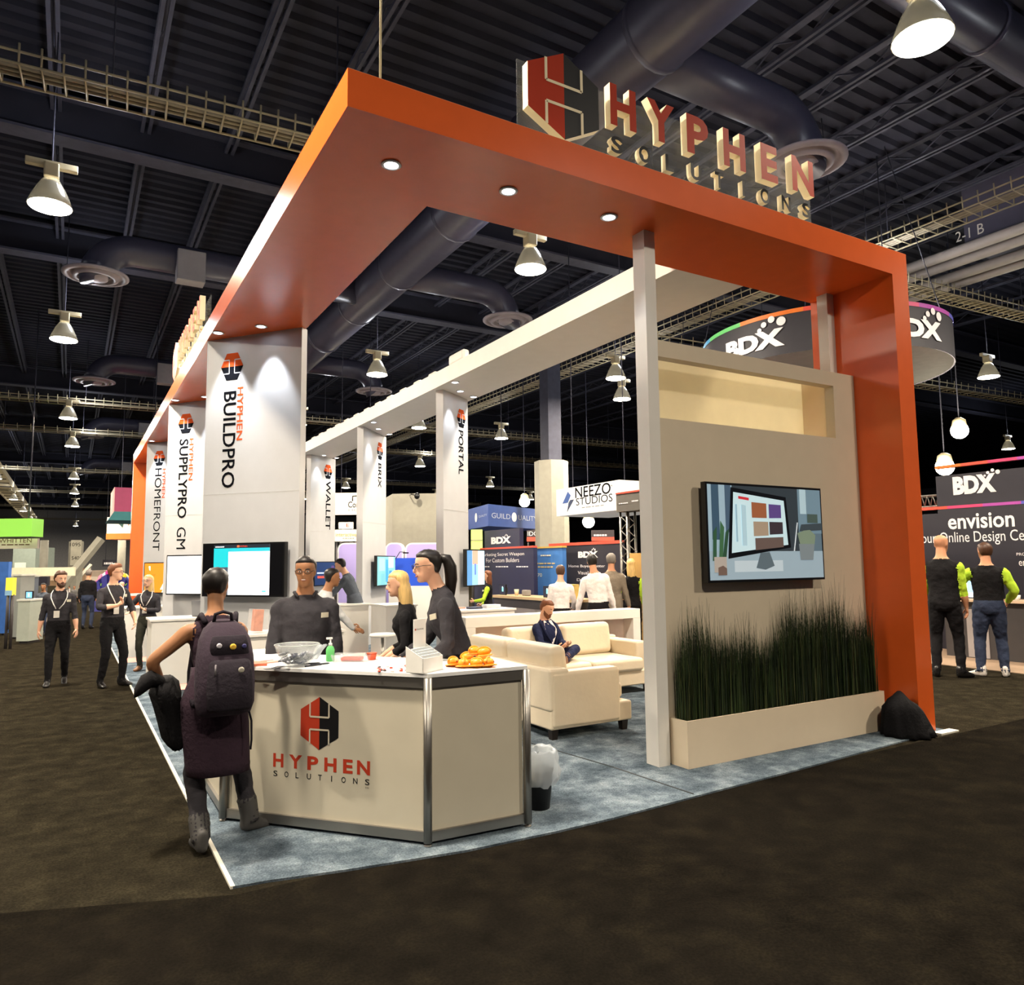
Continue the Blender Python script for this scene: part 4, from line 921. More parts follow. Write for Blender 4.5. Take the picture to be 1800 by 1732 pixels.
person('bearded man walking along the aisle in a charcoal shirt with a white lanyard', w1, 184, .86, top=CHAR, skin='fair', hair=('curly', 'brown'), beard='brown', sleeve='elbow', kids=('lanyard', 'nametag', 'collar'), feet=((-.10, -.18, .04, -4, 28), (.10, .16, 0, 4)), hands=((-.27, .12, .82), (.28, -.02, .80)), head=(-22, -4), elbows=((-.6, -.9, 0), (.6, -.9, 0)))
w2 = at(193, 1207, z=0)
person('clean-cut man with glasses and lanyard in the aisle, face turned right', w2, 152, .91, top=CHAR, skin='fair', hair=('swept', 'auburn'), sleeve='elbow', glasses=True, kids=('lanyard', 'nametag'), head=(-42, 0), hands=((-.26, .16, .95), (.06, .24, 1.20)), elbows=((-.6, -.6, 0), (.9, -.5, -.2)), hdir=((.2, .4, -.9), (-.5, .3, .8)), curl=(45, 70), feet=((-.15, .05, 0, -16), (.13, -.03, 0, 14)))
w3 = at(256, 1180, z=0)
person('woman with long blond hair, glasses and lanyard at the booth corner', (w3.x, w3.y, .012), 204, .82, top=CHAR, bottom=OLIVE, shoes=BRSH, fem=True, skin='fair', hair=('longer', 'blond'), glasses=True, smile=True, kids=('lanyard',), hands=((-.03, .22, 1.14), (.22, .24, 1.10)), elbows=((-.8, -.6, -.3), (.8, -.6, -.3)), hdir=((.7, .4, .4), (.2, .9, .1)), head=(12, 0), curl=(60, 40))
loc, sc = stand(613, 992, 13.2, 1.66)
person('man in a grey suit bending over the far kiosk counter', (loc[0]+.12, loc[1], loc[2]), -58, sc, top=SLATE, bottom=SLATE, skin='fair', hair=('short', 'dark'), lean=24, head=(0, -14), kids=('jacket',), hands=((-.15, .5, .98), (.2, .15, .82)), vox=.014)
loc, sc = stand(560, 1000, 8.6)
person('person in a pale grey shirt mostly hidden behind the man with glasses', (loc[0], loc[1], loc[2]), 95, sc, top=LGREY, bottom=GREYF, skin='olive', hair=('short', 'dark'), lean=16, hands=((-.1, .5, .98), (.2, .48, .93)), hdir=(None, (0, 1, -.2)), vox=.014)
loc, sc = stand(858, 1004, 14.0)
person('woman with fair hair, black vest and lime sleeves at the dark counter', loc, -52, sc, top=BLK, armm=LIME, fem=True, skin='fair', hair=('long', 'auburn'), head=(-10, 0), hands=((-.15, .3, 1.1), (.2, .2, 1.0)), vox=.014, kids=('nametag',))
loc, sc = stand(985, 996, 11.8)
person('brown-haired man in a white shirt standing further left, seen from behind', loc, 40, sc, top=WHT, bottom=BLK, skin='fair', hair=('short', 'brown'), hands=((-.24, .1, .85), (.2, .28, 1.0)), vox=.013, loose=1.05)
loc, sc = stand(1050, 976, 11.6)
person('dark-haired man in a white shirt leaning left, seen from behind', loc, 32, sc, top=WHT, bottom=BLK, skin='tan', hair=('short', 'dark'), side=-8, hands=((-.34, .12, .84), (.28, .05, .84)), vox=.013, loose=1.05)
loc, sc = stand(1074, 974, 12.6)
person('man in a grey-brown suit just right of the leaning white shirt', loc, 42, sc, top=TANGREY, bottom=TANGREY, skin='tan', hair=('short', 'grey'), kids=('jacket',), hands=((-.24, .05, .82), (.30, .08, .82)), vox=.013)
loc, sc = stand(1109, 982, 12.9)
person('blond woman in a black vest with lime sleeves beside the truss', loc, 36, sc, top=BLK, armm=LIME, fem=True, skin='fair', hair=('long', 'blond'), hands=((-.2, .2, 1.0), (.24, .1, .84)), vox=.013)
b1 = at(1668, 1188, z=0); b1 = EYE+(b1-EYE)*.985; b1.z = 0
person('bald man in a black vest with lime sleeves, seen from behind', b1, 66, at(1647, 943, d=(b1-EYE).dot(CF)).z/1.78, top=BLK, armm=LIME, skin='tan', hair=('none', 'grey'), wide=1.08, sleeve='elbow', head=(18, 0), hands=((-.24, .2, .9), (.24, .12, .80)), feet=((-.13, 0, 0, -14), (.14, .05, 0, 40)), vox=.012)
b2 = at(1747, 1190, z=0)
person('dark-haired man in a black vest and white sneakers reaching for the monitor', b2, 58, at(1742, 957, d=(b2-EYE).dot(CF)).z/1.78, top=BLK, armm=LIME, bottom=JEAN, shoes=SHOEW, skin='tan', hair=('short', 'brown'), wide=1.1, head=(-18, 0), hands=((-.30, .34, 1.12), (.24, .2, 1.0)), elbows=((-1, -.3, -.5), (.6, -.6, -.2)), hdir=((-.4, .8, .4), None), feet=((-.14, -.02, 0, -50), (.14, .03, 0, 8)), vox=.012, loose=1.08)
# seated man
SEAT = (4.46, 3.62, 0)
person('bearded man in a navy suit sitting on the far sofa, ankle on knee', (4.35, 3.78, -.02), 172, .87, top=NAVY, bottom=NAVY, shoes=BRSH, skin='fair', hair=('short', 'auburn'), beard='auburn', kids=('lapels',), hip=(0, -.06, .50), lean=-8, head=(-18, -26), feet=((.17, .50, .50, 70, 10), (.12, .46, .06, 6)), knees=((-.9, .5, .6), (.1, 1, .5)), hands=((-.04, .28, .72), (.16, .30, .70)), hdir=((.5, .8, .1), (-.4, .8, .1)), curl=(50, 50))
# people far along the aisle
f1_ = at(152, 1106, z=0)
person('man in a dark jacket and jeans walking away along the far aisle', f1_, 20, .86, top=BLK, bottom=JEAN, skin='tan', hair=('short', 'grey'), vox=.02)
loc, sc = stand(215, 1024, 19)
person('older bald man in black behind the rear orange post', loc, 230, sc, top=BLK, skin='fair', hair=('fringe', 'grey'), vox=.018, kids=('nametag',))
loc, sc = stand(64, 1026, 20)
person('person in a white shirt leaning at the grey kiosk on the left', loc, 250, sc, top=WHT, bottom=JEAN, skin='tan', hair=('short', 'brown'), lean=18, vox=.02)
loc, sc = stand(77, 1026, 18)
person('person in a dark shirt next to the white shirt at the grey kiosk', loc, 200, sc, top=SLATE, bottom=JEAN, skin='olive', hair=('short', 'dark'), vox=.02)
for k, (px, pt, d, tp_, hr, lab) in enumerate(((131, 1030, 30, GREYF, 'brown', 'tiny distant person in grey left of the man in jeans'), (141, 1029, 34, BLK, 'dark', 'tiny distant person in black left of the man in jeans'), (122, 1031, 38, WHT, 'brown', 'tiny distant person in white between the two men with lanyards'), (168, 1030, 33, TANGREY, 'grey', 'tiny distant person in brown just right of the man in jeans'))):
    loc, sc = stand(px, pt, d); person(lab, loc, 190+40*k, sc, top=tp_, skin='tan', hair=('short', hr), vox=.025, group='distant visitors')
# ---------------------------------------------------------------- sofas and lounge
LEATHER = M('cream_leather', (226, 212, 186), rough=.42, spec=.45, var=.03, bump=.08, bscale=25)
LEG = M('dark_wood_leg', (34, 26, 22), rough=.4)
def soft(t, name, a, b, bev, m=LEATHER, mat=None):
    mb = MB(); mb.box(a, b, m, mat); o = part(t, name, mb, bevel=bev, seg=4, smooth=True); o.modifiers['edge'].harden_normals = True; return o
def sofa(label, x0, y0, ln, rz, dp=.97):
    """local: length along x, back at y = 0, front towards -y"""
    t = thing('sofa', label, 'sofa', (x0, y0, .012), rz, 'cream leather sofas')
    L = mat44(t)
    soft(t, 'base', (.012, -dp+.03, .09), (ln-.012, -.012, .27), .02, mat=L)
    soft(t, 'back', (.006, -.22, .25), (ln-.006, .0, .63), .03, mat=L)
    for x in (0, ln-.17): soft(t, 'arm', (x, -dp+.17, .1), (x+.17, -.02, .60), .035, mat=L)
    w_ = (ln-.34)/2
    for k in range(2):
        soft(t, 'seat_cushion', (.17+k*w_+.004, -dp, .26), (.17+(k+1)*w_-.004, -.2, .42), .045, mat=L)
        c = L @ Matrix.Translation((.17+k*w_, -.16, .40)) @ Matrix.Rotation(-.12, 4, 'X')
        soft(t, 'back_cushion', (.004, -.2, 0), (w_-.004, .02, .40), .07, mat=c)
    for x in (.07, ln-.07):
        for y in (-.07, -dp+.1):
            mb = MB(); mb.rings([[L @ V((x+a*r, y+b*r, z)) for a, b in ((-1, -1), (1, -1), (1, 1), (-1, 1))] for z, r in ((.0, .028), (.1, .036))], LEG); part(t, 'leg', mb, smooth=False)
    return t
sofa('cream leather sofa seen from behind its back corner, arm towards the camera', 2.98, 1.72, 2.0, pi/2)
sofa('cream leather sofa facing the camera with the seated man', 3.62, 4.18, 1.9, 0.)
# low white bar behind the sofas
t = thing('low_bar_wall', 'low white bar wall with a recessed pinkish front behind the sofas', 'bar counter', (5.1, 4.6, 0))
xl, xr = at(812, 1085, Y=4.5).x, at(1117, 1068, Y=4.5).x
bx(t, 'back_board', (xl+.1, 4.62, .012), (xr, 4.68, .88), M('pink_lit_white', (232, 214, 204), rough=.5)); bx(t, 'top_rail', (xl, 4.40, .80), (xr, 4.68, .93), WHITE, bevel=.004)  # pink glow on the white board is put into its colour
bx(t, 'end_post', (xr-.13, 4.40, .012), (xr, 4.62, .80), WHITE); bx(t, 'end_post', (xl, 4.40, .012), (xl+.14, 4.68, .80), WHITE)
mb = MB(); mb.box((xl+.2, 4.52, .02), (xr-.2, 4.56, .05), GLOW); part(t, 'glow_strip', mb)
# side table with yellow flowers
t = thing('side_table', 'small dark side table at the right end of the far sofa', 'table', (5.85, 3.35, .012))
bx(t, 'table_top', (5.62, 3.1, .40), (6.1, 3.6, .43), M('dark_table', (60, 44, 36), rough=.3), bevel=.005)
for x in (5.66, 6.06):
    for y in (3.14, 3.56): bx(t, 'leg', (x-.02, y-.02, .012), (x+.02, y+.02, .40), LEG)
t = thing('flower_vase', 'small vase of yellow flowers on the side table by the far sofa', 'flowers', (5.74, 3.3, .43))
mb = MB(); mb.lathe([(.04, 0), (.055, .05), (.04, .11), (.045, .13)], (5.74, 3.3, .43), M('vase', (200, 190, 170), rough=.2), 14); part(t, 'vase', mb, smooth=True)
rnd = random.Random(11)
for k in range(14):
    p = V((5.74+rnd.uniform(-.1, .1), 3.3+rnd.uniform(-.09, .09), .62+rnd.uniform(-.03, .08)))
    mb = MB(); mb.ball(p, (.032, .032, .026), M('yellow_petal', (232, 196, 50), rough=.6, var=.2), 8, 5); mb.tube([(5.74, 3.3, .54), p], .004, M('stem', (60, 90, 40)), 5); part(t, 'flower', mb, smooth=True)

# ---------------------------------------------------------------- bin, draped bag
t = thing('waste_bin', 'black waste bin with a clear crumpled liner beside the counter', 'bin', (1.93, .28, .012))
mb = MB(); mb.lathe([(.075, 0), (.10, .24), (.104, .245), (.096, .24), (.07, .01)], (1.93, .28, .012), M('bin_black', (14, 14, 15), rough=.4), 24); part(t, 'bin_body', mb, smooth=True)
mb = MB(); rnd = random.Random(2); rg = []
for z, r in ((.15, .112), (.18, .135), (.22, .14), (.27, .132), (.32, .128), (.36, .118), (.375, .108), (.36, .096), (.30, .092), (.24, .09)):
    rg.append([V((1.93+r*math.cos(2*pi*j/28)*(1+rnd.uniform(-.13, .13)), .28+r*math.sin(2*pi*j/28)*(1+rnd.uniform(-.13, .13)), .012+z+rnd.uniform(-.01, .01))) for j in range(28)])
mb.rings(rg, M('clear_liner', (222, 230, 236), rough=.15, alpha=.5, spec=.7), cap=False); part(t, 'liner', mb, smooth=True)
mb = MB(); rnd = random.Random(8); rg = []
C0 = V((5.83, .20, 0))
for z, rx, ry, dx in ((.012, .27, .20, .04), (.05, .27, .19, .03), (.12, .24, .17, .01), (.20, .21, .15, -.02), (.27, .17, .13, -.06), (.32, .11, .09, -.08), (.37, .05, .05, -.07), (.40, .015, .015, -.06)):
    rg.append([C0+V((dx+rx*math.cos(2*pi*j/26)*(1+.14*math.sin(j*2.7)+rnd.uniform(-.06, .06)), ry*math.sin(2*pi*j/26)*(1+.14*math.cos(j*3.3)+rnd.uniform(-.06, .06)), z+(rnd.uniform(-.01, .01) if z > .02 else 0))) for j in range(26)])
mb.rings(rg, BLK); tag(part(None, 'draped_bag', mb, smooth=True), 'black cloth bag slumped on the carpet against the orange corner post', 'bag')

# ---------------------------------------------------------------- things on the reception counter
CZ = .9705
def on(px, py, z=CZ): p = at(px, py, z=z); return p
t = thing('sweets_bowl', 'big clear bowl of wrapped sweets on the counter', 'bowl', (.49, .82, CZ))
CLR = M('clear_plastic', (235, 240, 240), rough=.06, alpha=.22, spec=.8)
mb = MB(); mb.lathe([(.055, 0), (.09, .03), (.12, .09), (.136, .135), (.139, .135), (.124, .09), (.092, .026), (.05, .006)], (.49, .82, CZ), CLR, 32); part(t, 'bowl', mb, smooth=True)
mb = MB(); mb.tube([(.49+.138*math.cos(2*pi*j/32), .82+.138*math.sin(2*pi*j/32), CZ+.135) for j in range(33)], .003, M('clear_rim', (230, 234, 232), rough=.1, alpha=.7), 6); part(t, 'rim', mb)
SW = [M('sweet_silver', (176, 178, 186), rough=.25, metal=.5), M('sweet_blue', (56, 60, 84), rough=.3), M('sweet_grey', (110, 112, 118), rough=.3)]
sw0 = []
for k, m in enumerate(SW):
    mb = MB(); mb.ball((0, 0, 0), (.022, .014, .012), m, 10, 6)
    for s in (-1, 1): mb.rings([[V((s*.020, .006*math.cos(a), .006*math.sin(a))) for a in [2*pi*q/8 for q in range(8)]], [V((s*.034, .014*math.cos(a), .005*math.sin(a))) for a in [2*pi*q/8 for q in range(8)]]], m)
    sw0.append(tag(part(None, 'wrapped_sweet', mb, local=True), 'foil-wrapped sweet in the clear bowl', 'sweet', 'wrapped sweets in the bowl'))
rnd = random.Random(4)
for k in range(30):
    o = sw0[k % 3] if k < 3 else sw0[k % 3].copy()
    if k >= 3: COL.objects.link(o)
    lay = k//11; r = (.07, .088, .085)[lay]*math.sqrt(rnd.random()); a = rnd.uniform(0, 2*pi)
    o.location = (.49+r*math.cos(a), .82+r*math.sin(a), CZ+.024+lay*.023+rnd.uniform(0, .006)); o.rotation_euler = (rnd.uniform(-.5, .5), rnd.uniform(-.5, .5), rnd.uniform(0, 3.1))
t = thing('sanitizer_bottle', 'pump bottle of green gel beside the bowl', 'bottle', (.735, .925, CZ))
mb = MB(); mb.lathe([(.026, 0), (.028, .006), (.028, .075), (.020, .095), (.011, .102)], (.735, .925, CZ), M('green_gel', (120, 214, 130), rough=.12, trans=.3, spec=.6), 20); part(t, 'bottle_body', mb, smooth=True)
mb = MB(); mb.lathe([(.013, .10), (.013, .118), (.006, .12), (.006, .145)], (.735, .925, CZ), M('pump_white', (236, 236, 234), rough=.3), 14); mb.box((.71, .915, CZ+.143), (.747, .935, CZ+.155), M('pump_white')); part(t, 'pump', mb)
t = thing('clear_tray', 'clear plastic tray holding small red items near the green bottle', 'tray', (.86, .85, CZ))
mb = MB(); F = frame((.86, .85, CZ), (.8, -.5, 0), (.5, .8, 0)); mb.rings([[F @ V((a*sx, b*sx*.6, z)) for a, b in ((-1, -1), (1, -1), (1, 1), (-1, 1))] for z, sx in ((.0, .11), (.045, .125), (.047, .125), (.004, .105))], CLR); part(t, 'tray_shell', mb)
mb = MB(); mb.box((-.07, -.04, .005), (.07, .04, .028), M('red_sachet', (214, 74, 52), rough=.5, var=.3, scale=30), F); part(t, 'red_contents', mb, bevel=.01)
t = thing('red_tub', 'small orange-red tub beside the wrist of the blond woman', 'tub', (.99, .84, CZ)); mb = MB(); mb.lathe([(.026, 0), (.033, .04), (.031, .04), (.02, .01)], (.99, .84, CZ), M('tub_red', (220, 92, 60), rough=.35), 16); part(t, 'tub', mb, smooth=True)
mb = MB(); mb.lathe([(.035, .04), (.035, .046), (.01, .048)], (.99, .84, CZ), M('tub_red'), 16); part(t, 'lid', mb, smooth=True)
rnd = random.Random(9); pm = [M('pin_red', (206, 66, 44), rough=.35), M('pin_dark', (70, 60, 62), rough=.35), M('pin_white', (226, 216, 208), rough=.35)]
p0 = []
for m in pm:
    mb = MB(); mb.lathe([(.010, 0), (.011, .004), (.006, .008), (.001, .009)], (0, 0, 0), m, 10); p0.append(tag(part(None, 'button_pin', mb, smooth=True, local=True), 'small red or dark pin scattered on the counter before the leaflet holder', 'pin', 'scattered pins'))
for k in range(24):
    o = p0[k] if k < 3 else p0[rnd.choice((0, 0, 0, 1, 2))].copy()
    if k >= 3: COL.objects.link(o)
    q = on(rnd.uniform(658, 722), rnd.uniform(1171, 1182)); o.location = q; o.rotation_euler = (0, 0, rnd.uniform(0, 6))
# leaflet holder with tall back card
LH = on(748, 1180); F = frame((LH.x, LH.y, CZ), (.86, .5, 0), (-.5, .86, 0))
t = thing('leaflet_holder', 'white cardboard leaflet holder with a tall back card on the counter', 'leaflet holder', LH, 0)
CARD = M('white_card', (238, 236, 230), rough=.6); CARD2 = M('leaflet_grey', (206, 212, 214), rough=.5)
mb = MB(); mb.box((-.10, -.055, .0), (.10, -.05, .085), CARD, F); mb.prism([F @ V((-.10, -.055, 0)), F @ V((-.10, .07, 0)), F @ V((-.10, .07, .15)), F @ V((-.10, -.055, .085))], F.to_3x3() @ V((.004, 0, 0)), CARD); mb.prism([F @ V((.096, -.055, 0)), F @ V((.096, .07, 0)), F @ V((.096, .07, .15)), F @ V((.096, -.055, .085))], F.to_3x3() @ V((.004, 0, 0)), CARD); mb.box((-.10, -.055, 0), (.10, .07, .004), CARD, F); part(t, 'tray_box', mb)
mb = MB(); mb.box((-.02, .07, 0), (.10, .076, .30), CARD, F); text(mb, 'SOLUTIONS', frame(F @ V((.005, .0695, .235)), F.to_3x3() @ V((1, 0, 0)), (0, 0, 1)), .07, .009, INK); mb.lathe([(.006, 0), (.006, .001)], F @ V((-.006, .0695, .239)), REDP, 8, mat=F.to_3x3() @ Matrix.Rotation(pi/2, 3, 'X')); part(t, 'back_card', mb)
for k in range(4):
    mb = MB(); y = -.04+k*.022; mb.box((-.092, y, .006), (.092, y+.012, .10+k*.012), CARD2, F); mb.box((-.092, y-.0006, .07+k*.012), (.092, y, .075+k*.012), M('leaflet_orange', (222, 150, 110)), F); part(t, 'leaflet_stack', mb)
# orange squeeze toys
OT = M('toy_orange', (246, 150, 30), rough=.3, spec=.5, var=.05); OT2 = M('toy_mark', (150, 60, 20), rough=.5)
mb = MB(); mb.ball((0, 0, .028), (.042, .034, .03), OT, 16, 9); mb.lathe([(.05, .006), (.052, .012), (.04, .016)], (0, 0, 0), OT, 20)
h0 = thing('squeeze_toy', 'orange toy hard hat', 'toy', (0, 0, 0)); part(h0, 'hat_shell', mb, smooth=True, local=True)
mb = MB(); mb.tube([(.043*math.cos(a), 0, .029+.031*math.sin(a)) for a in [pi*k/10 for k in range(11)]], .006, OT, 6); part(h0, 'ridge', mb, smooth=True, local=True)
mb = MB(); mb.ball((.0, -.033, .028), (.008, .003, .006), OT2, 8, 5); part(h0, 'print_mark', mb, local=True)
for k, (px, py, z, r, lb) in enumerate(((797, 1172, 0, .3, 'orange toy hard hat at the left end of the pile'), (815, 1174, 0, 1.2, 'orange toy hard hat at the front, second from the left of the pile'), (838, 1174, 0, 2.2, 'orange toy hard hat at the front middle of the pile'), (860, 1173, 0, .7, 'orange toy hard hat at the right end of the pile'), (822, 1163, 0.0, 2.8, 'orange toy hard hat at the back left of the pile'), (846, 1163, .0, 1.7, 'orange toy hard hat at the back right of the pile'), (834, 1168, .052, .2, 'orange toy hard hat lying on top of the pile'), (852, 1169, .05, 2.4, 'orange toy hard hat on top of the pile, the right one'))):
    o = h0 if k == 0 else copy_tree(h0); q = on(px, py); o.location = (q.x, q.y, CZ+z); o.rotation_euler = (.15*(k % 3-1), .1, r); tag(o, lb, 'toy', 'orange squeeze toys')
# cards, leaflets, pens
for k, (px, py, a, lb) in enumerate(((478, 1176, .2, 'black business card left of the bowl, nearest the woman'), (497, 1178, -.4, 'black business card in front of the bowl'), (489, 1173, .9, 'black business card just behind the other two'))):
    q = on(px, py); mb = MB(); mb.box((-.043, -.025, 0), (.043, .025, .0012), M('black_card', (34, 34, 38), rough=.4), Matrix.Translation(q) @ Matrix.Rotation(a, 4, 'Z')); mb.box((-.03, -.006, .0012), (.02, .004, .0014), M('card_grey', (140, 140, 140)), Matrix.Translation(q) @ Matrix.Rotation(a, 4, 'Z')); tag(part(None, 'business_card', mb), lb, 'card', 'black business cards')
for k, (px, py, a, m, lb) in enumerate(((455, 1166, .3, (226, 190, 170), 'pinkish leaflet at the left of the counter'), (478, 1163, .05, (236, 226, 216), 'white and red leaflet left of the bowl'), (440, 1170, -.2, (214, 120, 90), 'orange leaflet beside the backpack'))):
    q = on(px, py); mb = MB(); X = Matrix.Translation(q) @ Matrix.Rotation(a, 4, 'Z'); mb.box((-.1, -.07, 0), (.1, .07, .008+.004*k), M('leaflet_%d' % k, m, rough=.4), X); mb.box((-.08, -.05, .008+.004*k), (.0, -.02, .0085+.004*k), REDP, X); tag(part(None, 'leaflet', mb), lb, 'leaflet')
for k, (px, py, a, lb) in enumerate(((552, 1171, .3, 'dark pen to the right of the bowl'), (563, 1169, .1, 'dark pen nearest the green bottle'), (545, 1168, -.1, 'dark pen touching the bowl side'))):
    q = on(px, py); mb = MB(); d = V((math.cos(a), math.sin(a), 0))*.065; mb.tube([q-d+V((0, 0, .005)), q+d*.8+V((0, 0, .005)), q+d+V((0, 0, .005))], [.005, .005, .001], M('pen_dark', (40, 42, 50), rough=.3), 8); tag(part(None, 'pen', mb, smooth=True), lb, 'pen')
mb = MB(); rnd = random.Random(21); q = on(551, 1166)
mb.rings([[q+V((.02*k+.03*math.cos(2*pi*j/12)*rnd.uniform(.6, 1.2), .012*math.sin(2*pi*j/12)*rnd.uniform(.6, 1.3), .02+.03*k+.01*rnd.random())) for j in range(12)] for k in range(4)], M('clear_liner')); tag(part(None, 'plastic_wrap', mb, smooth=True), 'crumpled clear wrap sticking up at the right of the bowl', 'plastic wrap')
# things on the kiosks
def laptop(label, loc, rz, c):
    t = thing('laptop', label, 'laptop', loc, rz); LM = M('laptop_grey', (120, 122, 128), rough=.35, metal=.3)
    mb = MB(); mb.box((-.16, -.11, 0), (.16, .11, .014), LM); part(t, 'base', mb, local=True, bevel=.004)
    X = Matrix.Translation((0, .11, .014)) @ Matrix.Rotation(-.25, 4, 'X'); mb = MB(); mb.box((-.16, -.004, 0), (.16, .004, .21), LM, X); part(t, 'lid', mb, local=True)
    mb = MB(); mb.box((-.15, -.0055, .01), (.15, -.0045, .2), E('laptop_screen', c, .5), X); part(t, 'screen', mb, local=True)
    mb = MB(); mb.box((-.14, -.03, .014), (.14, .09, .0155), M('laptop_keys', (40, 42, 46))); part(t, 'keyboard', mb, local=True); return t
laptop('open grey laptop on the kiosk counter before the second left panel', (.86, 6.98, .93), 2.75, (90, 110, 150))
t = thing('brochure_dispenser', 'tall clear leaning brochure dispenser with orange sheets behind the backpack', 'brochure holder', (.92, 3.86, .93))
F = Matrix.Translation((.86, 3.86, .93)) @ Matrix.Rotation(.35, 4, 'Z') @ Matrix.Rotation(.08, 4, 'Y')
mb = MB(); mb.box((-.05, -.05, 0), (.12, .10, .015), CLR, F); mb.box((-.045, -.04, .015), (.115, .08, .24), CLR, F); part(t, 'clear_case', mb)
mb = MB(); mb.box((-.04, -.03, .02), (.06, .02, .235), M('brochure_orange', (222, 140, 104), rough=.5, var=.25, scale=14), F); part(t, 'brochures', mb)
bxm = M('dark_gadget', (40, 44, 60), rough=.4)
mb = MB(); mb.box((1.24, 3.78, .93), (1.44, 3.9, .955), bxm); tag(part(None, 'tablet_case', mb, bevel=.006), 'dark flat case on the kiosk counter behind the backpack', 'case')
for k, (x, y, w_, d, h, c, lb) in enumerate(((4.35, 5.8, .2, .14, .03, (60, 66, 90), 'dark book on the kiosk before the nearest right panel'), (4.66, 5.85, .24, .16, .05, (226, 226, 230), 'white folded papers on the kiosk before the nearest right panel'), (4.2, 6.0, .16, .12, .02, (214, 150, 130), 'pinkish leaflet pile on the kiosk before the nearest right panel'))):
    mb = MB(); mb.box((x-w_/2, y-d/2, .94), (x+w_/2, y+d/2, .94+h), M('paper_%d' % k, c, rough=.5)); tag(part(None, 'paper_pile' if k != 0 else 'book', mb, bevel=.004), lb, 'papers' if k else 'book')
t = thing('bar_stool', 'white bar stool between the blond woman and the kiosk counters', 'stool', (2.75, 5.3, .012))
mb = MB(); mb.lathe([(.16, .66), (.17, .68), (.16, .70), (.01, .71)], (2.75, 5.3, .012), WHITE, 24); part(t, 'seat', mb, smooth=True)
mb = MB(); mb.lathe([(.02, .02), (.02, .67)], (2.75, 5.3, .012), ALU, 12); part(t, 'column', mb); mb = MB(); mb.lathe([(.18, 0), (.18, .012), (.03, .03)], (2.75, 5.3, .012), ALU, 24); part(t, 'foot_plate', mb)
# ---------------------------------------------------------------- neighbouring stands
NAVYW = M('stand_dark', (40, 38, 48), rough=.5, var=.04); NAVY2 = M('stand_navy', (36, 38, 66), rough=.5, var=.04); PRINT = M('white_print', (236, 232, 232), rough=.5, emit=.0)
RAIN = [M('rb_%d' % k, c, rough=.5) for k, c in enumerate(((230, 120, 40), (226, 80, 60), (206, 60, 110), (170, 70, 160), (90, 90, 190), (60, 150, 200), (100, 190, 110)))]
GREYP = M('stand_grey', (150, 142, 140), rough=.6); DKG = M('stand_charcoal', (62, 58, 58), rough=.5)
def yspan(X, px0, px1): return at(px0, 1000, X=X).y, at(px1, 1000, X=X).y
def xpanel(X, px0, px1, pt, pb=None, th=.1, m=NAVYW, z0=None):
    """a board facing the booth (normal -X) between two photo columns; returns its mesh builder, its face frame, width and height"""
    pm_ = (px0+px1)/2; y0, y1 = yspan(X, px0, px1); zt = at(pm_, pt, X=X).z; zb = z0 if z0 is not None else at(pm_, pb, X=X).z
    mb = MB(); mb.box((X, y1, zb), (X+th, y0, zt), m)
    return mb, frame((X-.004, y0, zb), (0, -1, 0), (0, 0, 1)), y0-y1, zt-zb
def wr(F, X, s, px0, px1, pt, pb, m=PRINT, bold=.0, name=None):
    """write s on the board in the span of photo columns px0..px1 and rows pt..pb"""
    y0, y1 = yspan(X, px0, px1); q = at(px0, pb, X=X); zt = at(px0, pt, X=X).z
    mb = MB(); text(mb, s, frame((X-.006, y0, q.z), (0, -1, 0), (0, 0, 1)), y0-y1, zt-q.z, m, bold=bold); return mb
def dots(mb, F, w_, m=PRINT):
    for x, y, r in ((-.1, .0, .055), (.05, .14, .075), (.28, .24, .085), (.52, .13, .11)):
        mb.face([F @ V(((x+r*math.cos(a))*w_, (y+r*math.sin(a))*w_, .001)) for a in [2*pi*k/16 for k in range(16)]], m)
def rainbow(t, X, y0, y1, z, h=.05, name='rainbow_edge'):
    mb = MB(); n = len(RAIN)
    for k in range(n):
        a, b = y0+(y1-y0)*k/n, y0+(y1-y0)*(k+1)/n; mb.box((X-.01, b, z), (X+.11, a, z+h), RAIN[k])
    return part(t, name, mb)
XW = 12.6
t = thing('exhibit_wall', 'dark exhibit wall at the right with white lettering and rainbow top edges', 'exhibit wall', (XW, 2.5, 0))
mb, F, w_, h_ = xpanel(XW, 1560, 2050, 893, z0=0.); part(t, 'wall_board', mb)
mb, F2, w2_, h2_ = xpanel(XW, 1655, 2050, 816, 890); part(t, 'header_board', mb)
y0, y1 = yspan(XW, 1560, 2050); rainbow(t, XW, y0, y1, 2.47); y0, y1 = yspan(XW, 1655, 2050); rainbow(t, XW, y0, y1, 3.2)
mb = wr(F, XW, 'BDX', 1685, 1762, 838, 870, bold=.06); dots(mb, frame((XW-.006, at(1735, 838, X=XW).y, at(1735, 836, X=XW).z), (0, -1, 0), (0, 0, 1)), .34); part(t, 'header_lettering', mb)
part(t, 'lettering', wr(F, XW, 'envision', 1672, 1790, 905, 931, bold=.02)); part(t, 'lettering', wr(F, XW, 'Your Online Design Center', 1612, 1846, 938, 961))
part(t, 'lettering', wr(F, XW, 'plans,', 1645, 1676, 981, 992)); part(t, 'lettering', wr(F, XW, 'selection', 1632, 1684, 990, 1002)); part(t, 'lettering', wr(F, XW, 'PROGRAM', 1789, 1830, 972, 977)); part(t, 'lettering', wr(F, XW, 'envision', 1792, 1840, 983, 995))
mb = MB(); yy0, yy1 = yspan(XW, 1608, 1657)
for z in (2.54, 2.74):
    for dx in (.1, .3): mb.tube([(XW+dx, yy0, z), (XW+dx, yy1, z)], .02, ALU, 6)
